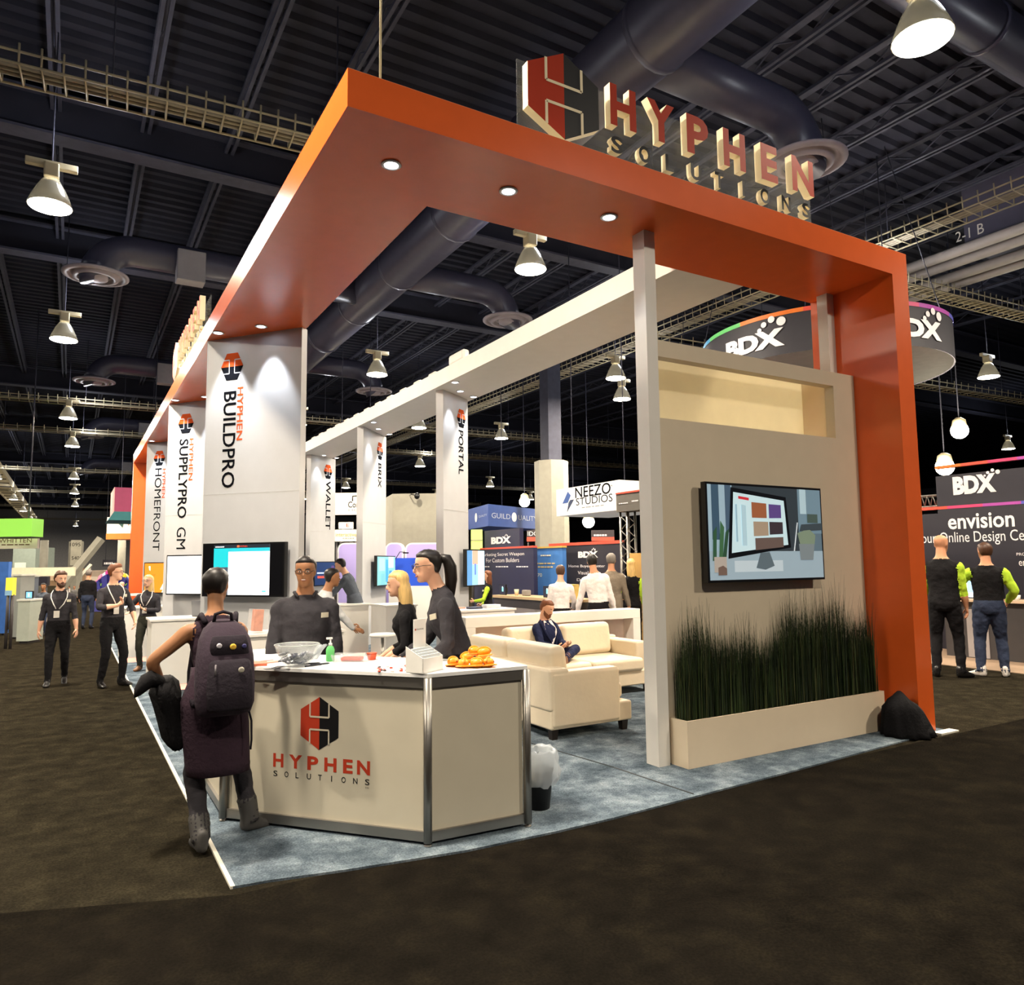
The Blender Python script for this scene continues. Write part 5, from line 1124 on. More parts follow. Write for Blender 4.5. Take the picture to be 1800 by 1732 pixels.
for k in range(5):
    a, b = yy0+(yy1-yy0)*k/5, yy0+(yy1-yy0)*(k+1)/5; mb.tube([(XW+.1, a, 2.54), (XW+.1, (a+b)/2, 2.74), (XW+.1, b, 2.54)], .012, ALU, 5)
tag(part(None, 'lighting_truss', mb), 'short silver lighting truss beside the dark header at the right', 'truss')
t = thing('exhibit_counter', 'dark exhibit counter with pale top and a grey front panel at the right', 'counter', (11.7, 2.3, 0)); ya, yb = yspan(11.75, 1655, 2000)
bx(t, 'counter_body', (11.75, yb, 0), (12.2, ya, .9), DKG); bx(t, 'counter_top', (11.68, yb, .9), (12.26, ya, .94), M('pale_top', (206, 178, 150), rough=.4)); y0, y1 = yspan(11.74, 1693, 1730); bx(t, 'front_panel', (11.735, y1, .02), (11.75, y0, .78), GREYP)
mb = MB(); mb.box((10.6, -4, 0), (XW, 4.6, .008), M('stand_floor', (150, 126, 104), rough=.7)); tag(part(None, 'stand_floor', mb), 'pale flooring of the dark stand at the right', 'flooring')
tv('blue-white monitor on the counter beside the vest wearers', frame((11.95, at(1690, 1000, X=11.95).y, .94), (0, -1, 0), (0, 0, 1)), .62, .42, [(0, .86, 1, 1, (60, 90, 190)), (.1, .2, .5, .7, (150, 190, 220)), (.38, .55, .55, .66, (60, 90, 140)), (.6, .3, .9, .75, (190, 214, 236))], cat='monitor', base=(226, 236, 250), es=1.0, d=.04, name='monitor')
for k, (px, r, h, c, nm, lb) in enumerate(((1683, .06, .09, (226, 220, 214), 'paper_stack', 'white paper pile on the right counter beside the monitor'), (1787, .05, .08, (230, 226, 220), 'paper_cup', 'white cup on the right counter near the picture edge'))):
    mb = MB(); q = at(px, 1040, X=11.85); mb.lathe([(r*.8, 0), (r, h), (r*.9, h), (r*.7, .01)], (q.x, q.y, .94), M('stuff_%d' % k, c), 14); tag(part(None, nm, mb), lb, 'papers' if k == 0 else 'cup')
# the round hanging sign
C = at(1443, 600, d=15.6); R_, ZL, ZH = 2.38, 5.36, 6.16
t = thing('round_hanging_sign', 'big round black hanging sign with white lettering and rainbow rim', 'hanging sign', (C.x, C.y, ZL))
mb = MB(); mb.rings([[V((C.x+R_*math.cos(2*pi*j/72), C.y+R_*math.sin(2*pi*j/72), z)) for j in range(72)] for z in (ZL, ZH)], M('sign_black', (46, 44, 50), rough=.6), cap=False); part(t, 'fabric_drum', mb, smooth=True)
mb = MB(); mb.face([V((C.x+R_*.99*math.cos(2*pi*j/72), C.y+R_*.99*math.sin(2*pi*j/72), ZL+.01)) for j in range(72)], M('sign_liner', (176, 174, 178), rough=.7)); part(t, 'underside', mb)
mb = MB()
for k in range(72):
    a, b = 2*pi*k/72, 2*pi*(k+1)/72; mm = RAIN[int((k*14/72)) % 7]
    mb.face([V((C.x+(R_+.01)*math.cos(q), C.y+(R_+.01)*math.sin(q), z)) for q, z in ((a, ZH-.07), (b, ZH-.07), (b, ZH+.01), (a, ZH+.01))], mm)
part(t, 'rainbow_rim', mb)
def ang_at(px):
    best = None
    for k in range(1440):
        a = 2*pi*k/1440; p = V((C.x+R_*math.cos(a), C.y+R_*math.sin(a), 5.7)); d = p-EYE
        if d.dot(V((math.cos(a), math.sin(a), 0))) < 0:
            x = 900+FOC*d.dot(CR)/d.dot(CF)
            if best is None or abs(x-px) < best[0]: best = (abs(x-px), a)
    return best[1]
for px in (1322, 1612):
    a0 = ang_at(px); mb = MB(); text(mb, 'BDX', Matrix.Translation((-.65, ZL+.16, 0)), 1.3, .34, PRINT, bold=.06)
    tmpF = Matrix.Translation((.28, ZL+.53, 0)); mb2 = MB()
    for x, y, r in ((-.02, .0, .045), (.07, .09, .055), (.22, .16, .065), (.40, .09, .085)): mb.face([V((.2+x+r*math.cos(q), ZL+.53+y+r*math.sin(q), 0)) for q in [2*pi*k/16 for k in range(16)]], PRINT)
    bmesh.ops.subdivide_edges(mb.bm, edges=mb.bm.edges, cuts=1)
    for v in mb.bm.verts:
        a = a0+v.co.x/R_; v.co = V((C.x+(R_+.02)*math.cos(a), C.y+(R_+.02)*math.sin(a), v.co.y))
    part(t, 'lettering', mb)
for k in range(4):
    a = pi/4+k*pi/2; mb = MB(); mb.tube([(C.x+R_*math.cos(a), C.y+R_*math.sin(a), ZH), (C.x+R_*math.cos(a)*.6, C.y+R_*math.sin(a)*.6, DZ)], .01, DARK2, 4); part(t, 'hanging_cable', mb)
# middle stands
def hang(t, X, y0, y1, z):
    for y in (y0+(y1-y0)*.1, y0+(y1-y0)*.9): mb = MB(); mb.tube([(X+.3, y, z-.02), (X+.3, y, DZ)], .012, DARK2, 5); part(t, 'hanging_cable', mb)
def xstand(name, label, cat, d, px0, px1, pt, pb=None, z0=None, m=NAVYW, th=.1):
    X = at((px0+px1)/2, 1000, d=d).x; mb, F, w_, h_ = xpanel(X, px0, px1, pt, pb, th, m, z0)
    t = thing(name, label, cat, F.translation); part(t, 'board', mb); return t, X, F, w_, h_
t, X, F, w_, h_ = xstand('exhibit_wall', 'navy exhibit wall with two lines of white lettering behind the vest woman', 'exhibit wall', 17, 832, 938, 965, z0=0., m=NAVY2)
part(t, 'lettering', wr(F, X, 'Marketing Secret Weapon', 846, 922, 973, 980)); part(t, 'lettering', wr(F, X, 'For Custom Builders', 855, 913, 982, 989))
for a, b in ((840, 862), (872, 895), (908, 930)): part(t, 'small_lettering', wr(F, X, '=', a, b, 995, 998))
mb, F2, _a, _b = xpanel(X, 852, 914, 931, 964, m=NAVY2); part(t, 'header_board', mb); mb = wr(F2, X, 'BDX', 864, 899, 945, 957, bold=.06); dots(mb, frame((X-.006, at(888, 945, X=X).y, at(888, 944, X=X).z), (0, -1, 0), (0, 0, 1)), .2); part(t, 'header_lettering', mb)
y0, y1 = yspan(X, 832, 938); mb = MB(); mb.box((X-.01, y1, at(885, 965, X=X).z), (X+.1, y0, at(885, 962, X=X).z), RAIN[1]); part(t, 'red_edge', mb)
t, X, F, w_, h_ = xstand('banner', 'blue banner with pale lettering between the two navy exhibit walls', 'banner', 16.3, 931, 989, 962, z0=0., m=M('banner_blue', (66, 120, 190), rough=.5))
part(t, 'lettering', wr(F, X, '=', 951, 970, 975, 979, M('banner_pale', (226, 226, 200)))); part(t, 'lettering', wr(F, X, '=', 942, 978, 989, 993, M('banner_tan', (206, 186, 130)))); part(t, 'lettering', wr(F, X, '=', 946, 974, 995, 999, M('banner_tan'))); part(t, 'lettering', wr(F, X, '70', 945, 953, 1008, 1014, M('banner_pale')))
mb = MB(); y0, y1 = yspan(X, 930, 990); mb.box((X-.02, y1, at(960, 964, X=X).z), (X+.1, y0, at(960, 961, X=X).z), M('banner_rail', (190, 160, 80))); part(t, 'top_rail', mb)
t, X, F, w_, h_ = xstand('exhibit_wall', 'black exhibit wall with red top edge behind the two white shirts', 'exhibit wall', 15.5, 988, 1092, 956, z0=0.)
mb = wr(F, X, 'BDX', 1017, 1052, 970, 981, bold=.06); dots(mb, frame((X-.006, at(1041, 970, X=X).y, at(1041, 969, X=X).z), (0, -1, 0), (0, 0, 1)), .2); part(t, 'header_lettering', mb)
part(t, 'lettering', wr(F, X, 'Home Buyer Center', 1000, 1064, 993, 999)); part(t, 'lettering', wr(F, X, 'Visual Tools', 1016, 1056, 1004, 1010)); part(t, 'lettering', wr(F, X, 'Design', 1014, 1042, 1017, 1023))
mb = MB(); y0, y1 = yspan(X, 966, 1092); mb.box((X-.01, y1, at(1030, 958, X=X).z), (X+.1, y0, at(1030, 953, X=X).z), RAIN[1]); part(t, 'red_edge', mb)
# dark counters in front of them
Xc = at(930, 1040, d=14.7).x; ya, yb = yspan(Xc, 868, 1010)
t = thing('exhibit_counter', 'long dark counter with a tan top before the navy exhibit walls', 'counter', (Xc, ya, 0))
bx(t, 'counter_body', (Xc, yb, 0), (Xc+.5, ya, .88), DKG); bx(t, 'counter_top', (Xc-.06, yb, .88), (Xc+.56, ya, .93), M('tan_top', (196, 168, 130), rough=.4)); y0, y1 = yspan(Xc, 905, 952); bx(t, 'front_panel', (Xc-.02, y1, .02), (Xc, y0, .7), GREYP)
for k, (px, nm, lb) in enumerate(((886, 'monitor', 'small dark monitor with green-blue picture on the tan counter, left one'), (963, 'monitor', 'small dark monitor with blue picture on the tan counter, right one'))):
    q = at(px-8, 1040, X=Xc+.1); tv(lb, frame((q.x, q.y, .93), (0, -1, 0), (0, 0, 1)), .26, .22, [(.4, .3, .7, .8, (120, 220, 210)), (.45, .75, .6, .9, (230, 240, 240))], cat='monitor', base=(24, 30, 50), es=.8, d=.03, name=nm)
mb = MB(); q = at(908, 1035, X=Xc+.15); mb.lathe([(.035, 0), (.05, .13), (.046, .13), (.03, .01)], (q.x, q.y, .93), M('cup_tan', (206, 184, 150)), 14); tag(part(None, 'paper_cup', mb), 'tan paper cup on the long dark counter', 'cup')
mb = MB(); q = at(922, 1035, X=Xc+.2); mb.box((q.x, q.y-.1, .93), (q.x+.1, q.y+.12, 1.05), M('grey_box', (130, 126, 120))); tag(part(None, 'grey_box', mb, bevel=.02), 'grey box beside the paper cup on the long dark counter', 'box')
mb = MB(); q = at(1007, 1030, X=Xc+.15); mb.box((q.x-.1, q.y-.12, .93), (q.x+.05, q.y+.12, 1.2), M('yellow_box', (220, 190, 110), var=.3)); tag(part(None, 'yellow_box', mb), 'yellow and white box between the two white shirts', 'box')
# pale blue-white hanging box sign
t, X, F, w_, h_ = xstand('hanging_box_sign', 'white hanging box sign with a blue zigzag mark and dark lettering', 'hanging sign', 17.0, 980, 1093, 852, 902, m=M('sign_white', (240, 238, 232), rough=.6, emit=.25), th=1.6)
part(t, 'lettering', wr(F, X, 'NEEZO', 1014, 1077, 857, 876, INK, bold=.01)); part(t, 'lettering', wr(F, X, 'STUDIOS', 1015, 1080, 876, 889, INK)); part(t, 'small_lettering', wr(F, X, '=', 1025, 1067, 891, 894, M('grey_print', (140, 140, 140)))); part(t, 'small_lettering', wr(F, X, 'R', 1078, 1081, 852, 855, INK))
mb = MB(); BL = [M('zig_blue', (52, 84, 150)), M('zig_dark', (40, 52, 84))]
def zz(pts, m):
    mb.face([(X-.006, at(px, 900, X=X).y, at(px, py, X=X).z) for px, py in pts], m)
zz([(999, 864), (989, 886), (999, 884), (1004, 871)], BL[0]); zz([(1000, 884), (997, 901), (1010, 878), (1003, 879)], BL[1]); part(t, 'emblem', mb)
yb_ = at(1093, 900, X=X).y; zt_ = at(1036, 852, X=X).z; zb_ = at(1036, 902, X=X).z
mb = MB(); mb.face([(X+.35, yb_-.004, zb_+.02), (X+1.3, yb_-.004, zb_+.02), (X+.9, yb_-.004, zt_-.1)], BL[0]); part(t, 'side_triangle', mb); hang(t, X, at(980, 900, X=X).y, yb_, zt_)
# black draped stand with a silver truss post
Xd = at(1100, 950, d=13.6).x; yA, yB = yspan(Xd, 1086, 1180)
t = thing('header_sign', 'grey header sign with a red edge in front of the white zigzag sign', 'sign', (Xd, yA, 2.2)); zt_, zb_ = at(1110, 866, X=Xd).z, at(1110, 898, X=Xd).z
bx(t, 'board', (Xd, yB, zb_), (Xd+.3, yA, zt_), M('header_grey', (100, 96, 90), rough=.6)); bx(t, 'red_edge', (Xd-.01, yB, zt_), (Xd+.3, yA, zt_+.03), RAIN[1]); part(t, 'lettering', wr(None, Xd, '=', 1091, 1108, 884, 887)); part(t, 'lettering', wr(None, Xd, '=', 1114, 1126, 879, 883))
t = thing('truss_post', 'silver truss post at the left edge of the black drape', 'truss', (Xd+.1, yA-.1, 0)); ys = [yA-.05, yA-.24]
for y in ys:
    for dx in (.05, .24): mb = MB(); mb.tube([(Xd+dx, y, 0), (Xd+dx, y, zb_)], .022, ALU, 8); part(t, 'chord', mb)
mb = MB(); z = .1
while z < zb_-.3: mb.tube([(Xd+.05, ys[0], z), (Xd+.05, ys[1], z+.13), (Xd+.05, ys[0], z+.26)], .011, ALU, 5); mb.tube([(Xd+.05, ys[1], z), (Xd+.24, ys[1], z+.13), (Xd+.05, ys[1], z+.26)], .011, ALU, 5); z += .26
part(t, 'lattice', mb)
mb = MB(); rg = []; n = 40
for z in (0.02, zb_): rg.append([V((Xd+.35+.06*math.sin(k*1.3), yA-.3-k*.05, z)) for k in range(n)]+[V((Xd+.5, yA-.3-(n-1-k)*.05, z)) for k in range(n)])
mb.rings(rg, M('black_drape', (22, 21, 22), rough=.9)); tag(part(None, 'drape', mb), 'black pleated drape behind the truss post', 'curtain')
mb = MB(); q = at(1128, 1050, d=13.0); mb.box((q.x, q.y-.5, 0), (q.x+.06, q.y+.3, 1.75), M('tan_board', (190, 150, 84), rough=.6)); tag(part(None, 'tan_board', mb), 'tan upright board beside the post under the black drape', 'board')
# blue two-sided hanging sign
q = at(858, 905, d=23); zt_, zb_ = at(858, 886, d=23).z, at(858, 925, d=23).z; q2 = at(945, 905, d=25.5); q1 = at(820, 905, d=25.5); t = thing('blue_hanging_sign', 'dark blue hanging box sign with a pale round mark', 'hanging sign', (q.x, q.y, zb_))
mb = MB(); back = V((q1.x+q2.x-q.x, q1.y+q2.y-q.y, 0)); mb.prism([V((q.x, q.y, zb_)), V((q2.x, q2.y, zb_)), V((back.x, back.y, zb_)), V((q1.x, q1.y, zb_))], (0, 0, zt_-zb_), M('sign_blue', (48, 72, 132), rough=.6, emit=.12)); part(t, 'box_board', mb)
ex = V((q2.x-q.x, q2.y-q.y, 0)); L_ = ex.length; ex.normalize(); n_ = V((ex.y, -ex.x, 0)); F = frame(V((q.x, q.y, zb_))+n_*.01, ex, (0, 0, 1)); GP = M('pale_blue_print', (170, 180, 200)); hh = zt_-zb_
mb = MB(); text(mb, 'GUILD', F @ Matrix.Translation((.06*L_, .38*hh, 0)), .36*L_, .24*hh, GP); text(mb, 'UALITY', F @ Matrix.Translation((.58*L_, .38*hh, 0)), .40*L_, .24*hh, GP); part(t, 'lettering', mb)
mb = MB(); mb.face([F @ V((.495*L_+.22*hh*math.cos(a), .5*hh+.22*hh*math.sin(a), .003)) for a in [2*pi*k/20 for k in range(20)]], M('pale_disc', (214, 214, 210))); part(t, 'round_mark', mb); mb = MB(); mb.tube([(back.x*.5+q.x*.5, back.y*.5+q.y*.5, zt_-.02), (back.x*.5+q.x*.5, back.y*.5+q.y*.5, DZ)], .015, DARK2, 5); part(t, 'hanging_cable', mb)
ex = V((q.x-q1.x, q.y-q1.y, 0)); L1 = ex.length; ex.normalize(); F = frame(V((q1.x, q1.y, zb_))+V((ex.y, -ex.x, 0))*.01, ex, (0, 0, 1)); mb = MB(); mb.face([F @ V((.48*L1+.2*hh*math.cos(a), .5*hh+.22*hh*math.sin(a), .003)) for a in [2*pi*k/20 for k in range(20)]], M('pale_disc')); text(mb, 'QUALITY', F @ Matrix.Translation((.6*L1, .45*hh, .002)), .36*L1, .12*hh, GP); part(t, 'side_mark', mb)
# tall columns of the hall
def column(px0, px1, d, z1, label, kind='square'):
    a, b = at(px0, 950, d=d), at(px1, 950, d=d); r = (b-a).length/2; c = (a+b)/2; t = thing('hall_column', label, 'column', (c.x, c.y, 0)); mb = MB()
    if kind == 'round': mb.lathe([(r, 0), (r, z1)], (c.x, c.y, 0), CONC, 28)
    else: mb.prism([V((c.x+r*math.cos(q), c.y+r*math.sin(q), 0)) for q in [pi/8+pi/4*k-.2 for k in range(8)]], (0, 0, z1), CONC)
    part(t, 'shaft', mb, smooth=False if kind != 'round' else True)
    if d < 30: mb = MB(); mb.box((c.x-r*.45, c.y-r*.45, z1), (c.x+r*.45, c.y+r*.45, DZ), DARK2); part(t, 'steel_stub', mb)
    return t, c, r
t, c, r = column(941, 1001, 24, at(970, 810, d=24).z, 'broad pale concrete column behind the white zigzag sign')
column(208, 221, 34, at(214, 930, d=34).z, 'slim pale column under the white and orange hanging sign', 'round')
column(72, 85, 40, at(78, 950, d=40).z, 'pale round column behind the lamp-lit end of the catwalk', 'round')
t, c, r = column(123, 146, 42, at(134, 952, d=42).z, 'pale column with a number sign in the far aisle')
mb = MB(); n_ = (EYE-V((c.x, c.y, EYE.z))).normalized(); ex = V((-n_.y, n_.x, 0)); F = frame(V((c.x, c.y, 1.75))+n_*(r+.02), ex, (0, 0, 1)); mb.box((-r*.7, -.0, 0), (r*.7, 1.4, .02), M('number_board', (196, 190, 170)), F); text(mb, '5400', F @ Matrix.Translation((-.2, .3, .022)), .5, .2, INK); text(mb, '1095', F @ Matrix.Translation((-.3, 1.05, .022)), .5, .2, INK); part(t, 'number_board', mb)
# concrete block room and signs behind the right panels
a, b, c2 = at(690, 900, d=26), at(772, 900, d=26), at(655, 900, d=31); zt_ = at(690, 868, d=26).z
t = thing('block_room', 'plain pale block room behind the right display panels', 'room', (a.x, a.y, 0)); mb = MB(); mb.prism([V((a.x, a.y, 0)), V((b.x, b.y, 0)), V((b.x+c2.x-a.x, b.y+c2.y-a.y, 0)), V((c2.x, c2.y, 0))], (0, 0, zt_), CONC); part(t, 'block_walls', mb)
ex = (b-a); ex.z = 0; ex.normalize(); n_ = V((ex.y, -ex.x, 0)); mb = MB(); text(mb, '3022', frame(V((at(728, 948, d=26).x, at(728, 948, d=26).y, at(728, 948, d=26).z))+n_*.02, ex, (0, 0, 1)), .18, .08, INK); part(t, 'room_number', mb)
q = at(733, 872, d=25.7); mb = MB(); mb.ball(q, (.1, .1, .12), BEZ, 12, 8); mb.tube([q, q+V((-.2, 0, .05)), q+V((-.1, .4, .05))], .02, BEZ, 6); tag(part(None, 'wall_speaker', mb, smooth=True), 'black round device mounted on the pale block room', 'device')
def ypanel(label, cat, name, d, px0, px1, pt, pb, m, th=.12, hold='hang'):
    a, b = at(px0, pb, d=d), at(px1, pb, d=d); ex = b-a; ex.z = 0; L = ex.length; ex.normalize(); zt = at((px0+px1)/2, pt, d=d).z; zb = at((px0+px1)/2, pb, d=d).z
    t = thing(name, label, cat, (a.x, a.y, zb)); F = frame((a.x, a.y, zb), ex, (0, 0, 1)); mb = MB(); mb.box((0, 0, -th), (L, zt-zb, 0), m, F); part(t, 'board', mb)
    for u in (.15, .85):
        c = F @ V((u*L, 0, -th/2)); mb = MB()
        if hold == 'hang': mb.tube([(c.x, c.y, zt-.02), (c.x, c.y, DZ)], .012, DARK2, 5); part(t, 'hanging_cable', mb)
        elif hold == 'legs': mb.tube([(c.x, c.y, 0), (c.x, c.y, zb+.02)], .03, DKG, 6); part(t, 'leg', mb)
    return t, F @ Matrix.Translation((0, 0, .006)), L, zt-zb
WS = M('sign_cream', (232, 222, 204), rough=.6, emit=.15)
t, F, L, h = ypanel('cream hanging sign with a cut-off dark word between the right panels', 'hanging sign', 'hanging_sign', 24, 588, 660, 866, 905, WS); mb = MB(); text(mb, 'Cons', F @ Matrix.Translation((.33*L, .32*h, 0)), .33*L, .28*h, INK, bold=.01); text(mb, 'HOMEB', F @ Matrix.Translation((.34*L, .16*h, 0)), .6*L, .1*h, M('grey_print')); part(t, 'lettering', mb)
mb = MB(); mb.tube([F @ V((.44*L, .62*h, 0)), F @ V((.44*L, .84*h, 0)), F @ V((.62*L, .86*h, 0)), F @ V((.60*L, .66*h, 0))], .02, INK, 5); part(t, 'house_mark', mb)
t, F, L, h = ypanel('white sign with orange lettering below the cream hanging sign', 'sign', 'low_sign', 22, 585, 628, 931, 952, WS, hold='legs'); mb = MB(); text(mb, 'interactive', F @ Matrix.Translation((.12*L, .42*h, 0)), .84*L, .3*h, M('orange_letter', (226, 150, 40))); text(mb, '=', F @ Matrix.Translation((.4*L, .2*h, 0)), .5*L, .1*h, M('grey_print')); part(t, 'lettering', mb)
t, F, L, h = ypanel('tiny cream sign with a red letter above the orange lettering', 'sign', 'low_sign', 24, 595, 620, 918, 930, WS, hold='legs'); mb = MB(); text(mb, 'E', F @ Matrix.Translation((.55*L, .3*h, 0)), .2*L, .5*h, REDP); part(t, 'lettering', mb)
# lilac pods with rounded tops and a blue wall
LIL = E('lilac_lit', (176, 160, 214), .3); BLU = E('blue_lit', (40, 78, 190), .3)
def pod(px0, px1, label):
    d = 17.5; a, b = at(px0, 1000, d=d), at(px1, 1000, d=d); ex = b-a; ex.z = 0; L = ex.length; ex.normalize(); zt = at((px0+px1)/2, 954, d=d).z; F = frame((a.x, a.y, 0), ex, (0, 0, 1)); t = thing('display_pod', label, 'display pod', (a.x, a.y, 0), group=None)
    def outl(i, z): 
        r = .16-i; x0, x1, y1 = i, L-i, zt-i
        P = [V((x1, 0, z)), ]+[V((x1-r+r*math.cos(q), y1-r+r*math.sin(q), z)) for q in [pi/2*k/6 for k in range(7)]]+[V((x0+r-r*math.sin(q), y1-r+r*math.cos(q), z)) for q in [pi/2*k/6 for k in range(7)]]+[V((x0, 0, z))]
        return [F @ p for p in P]
    mb = MB(); mb.prism(outl(.0, -.3), F.to_3x3() @ V((0, 0, .3)), M('pod_rim', (240, 238, 240), rough=.4)); part(t, 'rim', mb)
    mb = MB(); mb.face(outl(.035, .004), LIL); part(t, 'lit_panel', mb); return t, F, L
pod(593, 676, 'lilac backlit pod with rounded top, left one, before the bending man'); pod(677, 709, 'lilac backlit pod with rounded top, narrow middle one'); t, F, L = pod(712, 800, 'lilac backlit pod with rounded top, right one behind the ponytail')
d = 17.2; a, b = at(684, 1010, d=d), at(776, 1010, d=d); ex = b-a; ex.z = 0; L = ex.length; ex.normalize(); F = frame((a.x, a.y, 0), ex, (0, 0, 1)); zt_ = at(730, 981, d=d).z
t = thing('blue_backwall', 'glowing blue low wall between the lilac pods', 'wall panel', (a.x, a.y, 0)); zm_ = at(730, 1030, d=d).z; mb = MB(); mb.box((0, zm_, 0), (L, zt_, .04), BLU, F); part(t, 'lit_board', mb); mb = MB(); mb.box((0, 0, 0), (L, zm_, .04), WHITE, F); part(t, 'lower_board', mb)
for k, px in enumerate((703, 758)):
    q = at(px, 975, d=16.9); mb = MB(); mb.tube([q+V((-.12, 0, -.12)), q+V((0, 0, .06)), q+V((.12, 0, .05))], .01, BEZ, 5); mb.box(q+V((.08, -.03, .02)), q+V((.2, .03, .05)), BEZ); part(t, 'arm_lamp', mb)
mb = MB(); q = at(778, 1020, d=17); mb.box((q.x, q.y, 0), (q.x+.1, q.y+.1, at(778, 965, d=17).z), BEZ); tag(part(None, 'black_post', mb), 'thin black post right of the blue low wall', 'post')
t, F, L, h = ypanel('pale green sign at the left of the navy header', 'sign', 'low_sign', 18, 828, 848, 931, 967, E('green_lit', (196, 226, 120), .8), hold='legs'); mb = MB(); mb.box((.0, h*.45, .0), (L, h*.5, .02), CREAM, F); part(t, 'rail', mb)
# far coloured headers between column and zigzag sign
t, F, L, h = ypanel('dark and red far header right of the broad column', 'sign', 'far_sign', 30, 1040, 1080, 932, 951, M('far_dark', (60, 50, 54)), hold='legs'); mb = MB(); mb.box((0, 0, 0), (L, h*.35, .01), RAIN[1], F); text(mb, '=', F @ Matrix.Translation((.1*L, .4*h, .01)), .6*L, .25*h, PRINT); part(t, 'lettering', mb)
t, F, L, h = ypanel('far red and white header left of the broad column', 'sign', 'far_sign', 30, 926, 945, 930, 952, M('far_dark'), hold='legs'); mb = MB(); text(mb, 'IDC', F @ Matrix.Translation((.1*L, .45*h, .01)), .9*L, .35*h, PRINT); mb.box((0, 0, 0), (L, h*.35, .01), RAIN[1], F); part(t, 'lettering', mb)
# floodlights
def flood(px, py, d, label, w=200, r=.22):
    q = at(px, py, d=d); q.y = under_rib(q.y); t = thing('floodlight', label, 'floodlight', q); mb = MB(); n_ = (EYE-q).normalized(); F = frame(q, V((-n_.y, n_.x, 0)), V((0, 0, 1)))
    mb.ball(q, (r, r, r), LENS, 14, 9); fl = part(t, 'glowing_lens', mb, smooth=True); mb = MB(); mb.lathe([(r*.9, r*.3), (r*.7, r*1.3), (r*.3, r*1.6)], q, CREAM, 16); mb.tube([q+V((0, 0, r*1.5)), (q.x, q.y, DZ)], .015, DARK2, 5); part(t, 'housing', mb, smooth=True)
    l = D.lights.new('flood', 'POINT'); l.energy = w; l.color = (1, .88, .62); l.shadow_soft_size = r+.05; o = D.objects.new('flood_light', l); COL.objects.link(o); o.location = q+n_*(r+.08)
flood(1688, 757, 20, 'glaring floodlight at the right, the upper one'); flood(1650, 822, 19, 'glaring floodlight at the right, the lower one beside the orange post')
flood(925, 882, 28, 'yellowish lamp above the blue hanging box sign', w=80, r=.2); flood(1030, 918, 27, 'round warm lamp between the broad column and the truss post', w=80, r=.22)

# ---------------------------------------------------------------- left aisle
CW = M('catwalk_cream', (228, 214, 180), rough=.5, emit=.12, ecol=(255, 226, 170))  # weak emission stands in for lamplight falling on the catwalk
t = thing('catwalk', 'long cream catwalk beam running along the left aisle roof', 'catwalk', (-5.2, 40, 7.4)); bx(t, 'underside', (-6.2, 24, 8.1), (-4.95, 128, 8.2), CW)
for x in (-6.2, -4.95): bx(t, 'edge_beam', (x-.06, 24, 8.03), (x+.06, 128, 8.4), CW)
mb = MB()
for k in range(35): mb.tube([(-6.2, 25+3*k, 8.07), (-4.95, 25+3*k, 8.07)], .03, DARK2, 5)
part(t, 'grating', mb)
for k in range(18): mb = MB(); mb.tube([(-5.6, 26+6*k, 8.2), (-5.6, 26+6*k, DZ)], .02, DARK2, 5); part(t, 'hanger_rod', mb)
t, F, L, h = ypanel('bright green hanging sign with a dark lower edge at the far left', 'hanging sign', 'green_hanging_sign', 24, -60, 55, 912, 944, E('green_sign', (140, 205, 80), .75), th=.6); bx_ = MB(); bx_.box((-.01, -.04, -.62), (L+.01, .0, .02), M('sign_dark_trim', (50, 56, 40)), F); part(t, 'lower_edge', bx_)  # plain dark strip along the lower edge of the sign
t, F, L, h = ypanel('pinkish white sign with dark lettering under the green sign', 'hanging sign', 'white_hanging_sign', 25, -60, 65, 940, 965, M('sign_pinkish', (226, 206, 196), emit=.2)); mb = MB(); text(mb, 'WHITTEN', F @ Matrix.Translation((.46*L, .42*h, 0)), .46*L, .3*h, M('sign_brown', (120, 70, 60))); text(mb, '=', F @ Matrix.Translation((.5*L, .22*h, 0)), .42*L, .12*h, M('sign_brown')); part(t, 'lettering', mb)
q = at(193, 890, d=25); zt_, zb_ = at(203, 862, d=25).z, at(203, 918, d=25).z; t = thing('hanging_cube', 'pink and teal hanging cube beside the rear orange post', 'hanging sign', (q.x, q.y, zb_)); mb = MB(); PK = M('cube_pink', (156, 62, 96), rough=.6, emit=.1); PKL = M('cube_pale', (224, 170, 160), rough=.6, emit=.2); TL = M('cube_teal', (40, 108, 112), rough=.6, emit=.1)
a = at(201, 890, d=24); c_ = V((a.x+1.2, a.y+.6, 0)); mb.box((a.x, a.y, zb_+.28), (a.x+2.4, a.y+2.4, zt_), PK); part(t, 'pink_box', mb); mb = MB(); mb.tube([(a.x+1.2, a.y+1.2, zt_-.02), (a.x+1.2, a.y+1.2, DZ)], .015, DARK2, 5); part(t, 'hanging_cable', mb); mb = MB(); mb.box((a.x-.02, a.y, zb_+.2), (a.x, a.y+2.4, zt_), PKL); part(t, 'pale_side', mb)
mb = MB(); mb.rings([[V((a.x-e, a.y-e*.2, z)), V((a.x+2.4, a.y-e*.2, z)), V((a.x+2.4, a.y+2.4, z)), V((a.x-e, a.y+2.4, z))] for z, e in ((zb_, .16), (zb_+.28, 0))], TL); part(t, 'teal_skirt', mb, smooth=False)
t, F, L, h = ypanel('white hanging sign with an orange base under the pink cube', 'hanging sign', 'orange_base_sign', 28.8, 187, 262, 909, 948, M('sign_white2', (222, 216, 206), emit=.15), th=1.0); bx_ = MB(); bx_.box((-.01, 0, -1.0), (L+.01, h*.26, .01), M('sign_orange', (226, 130, 60), emit=.1), F); part(t, 'orange_base', bx_)
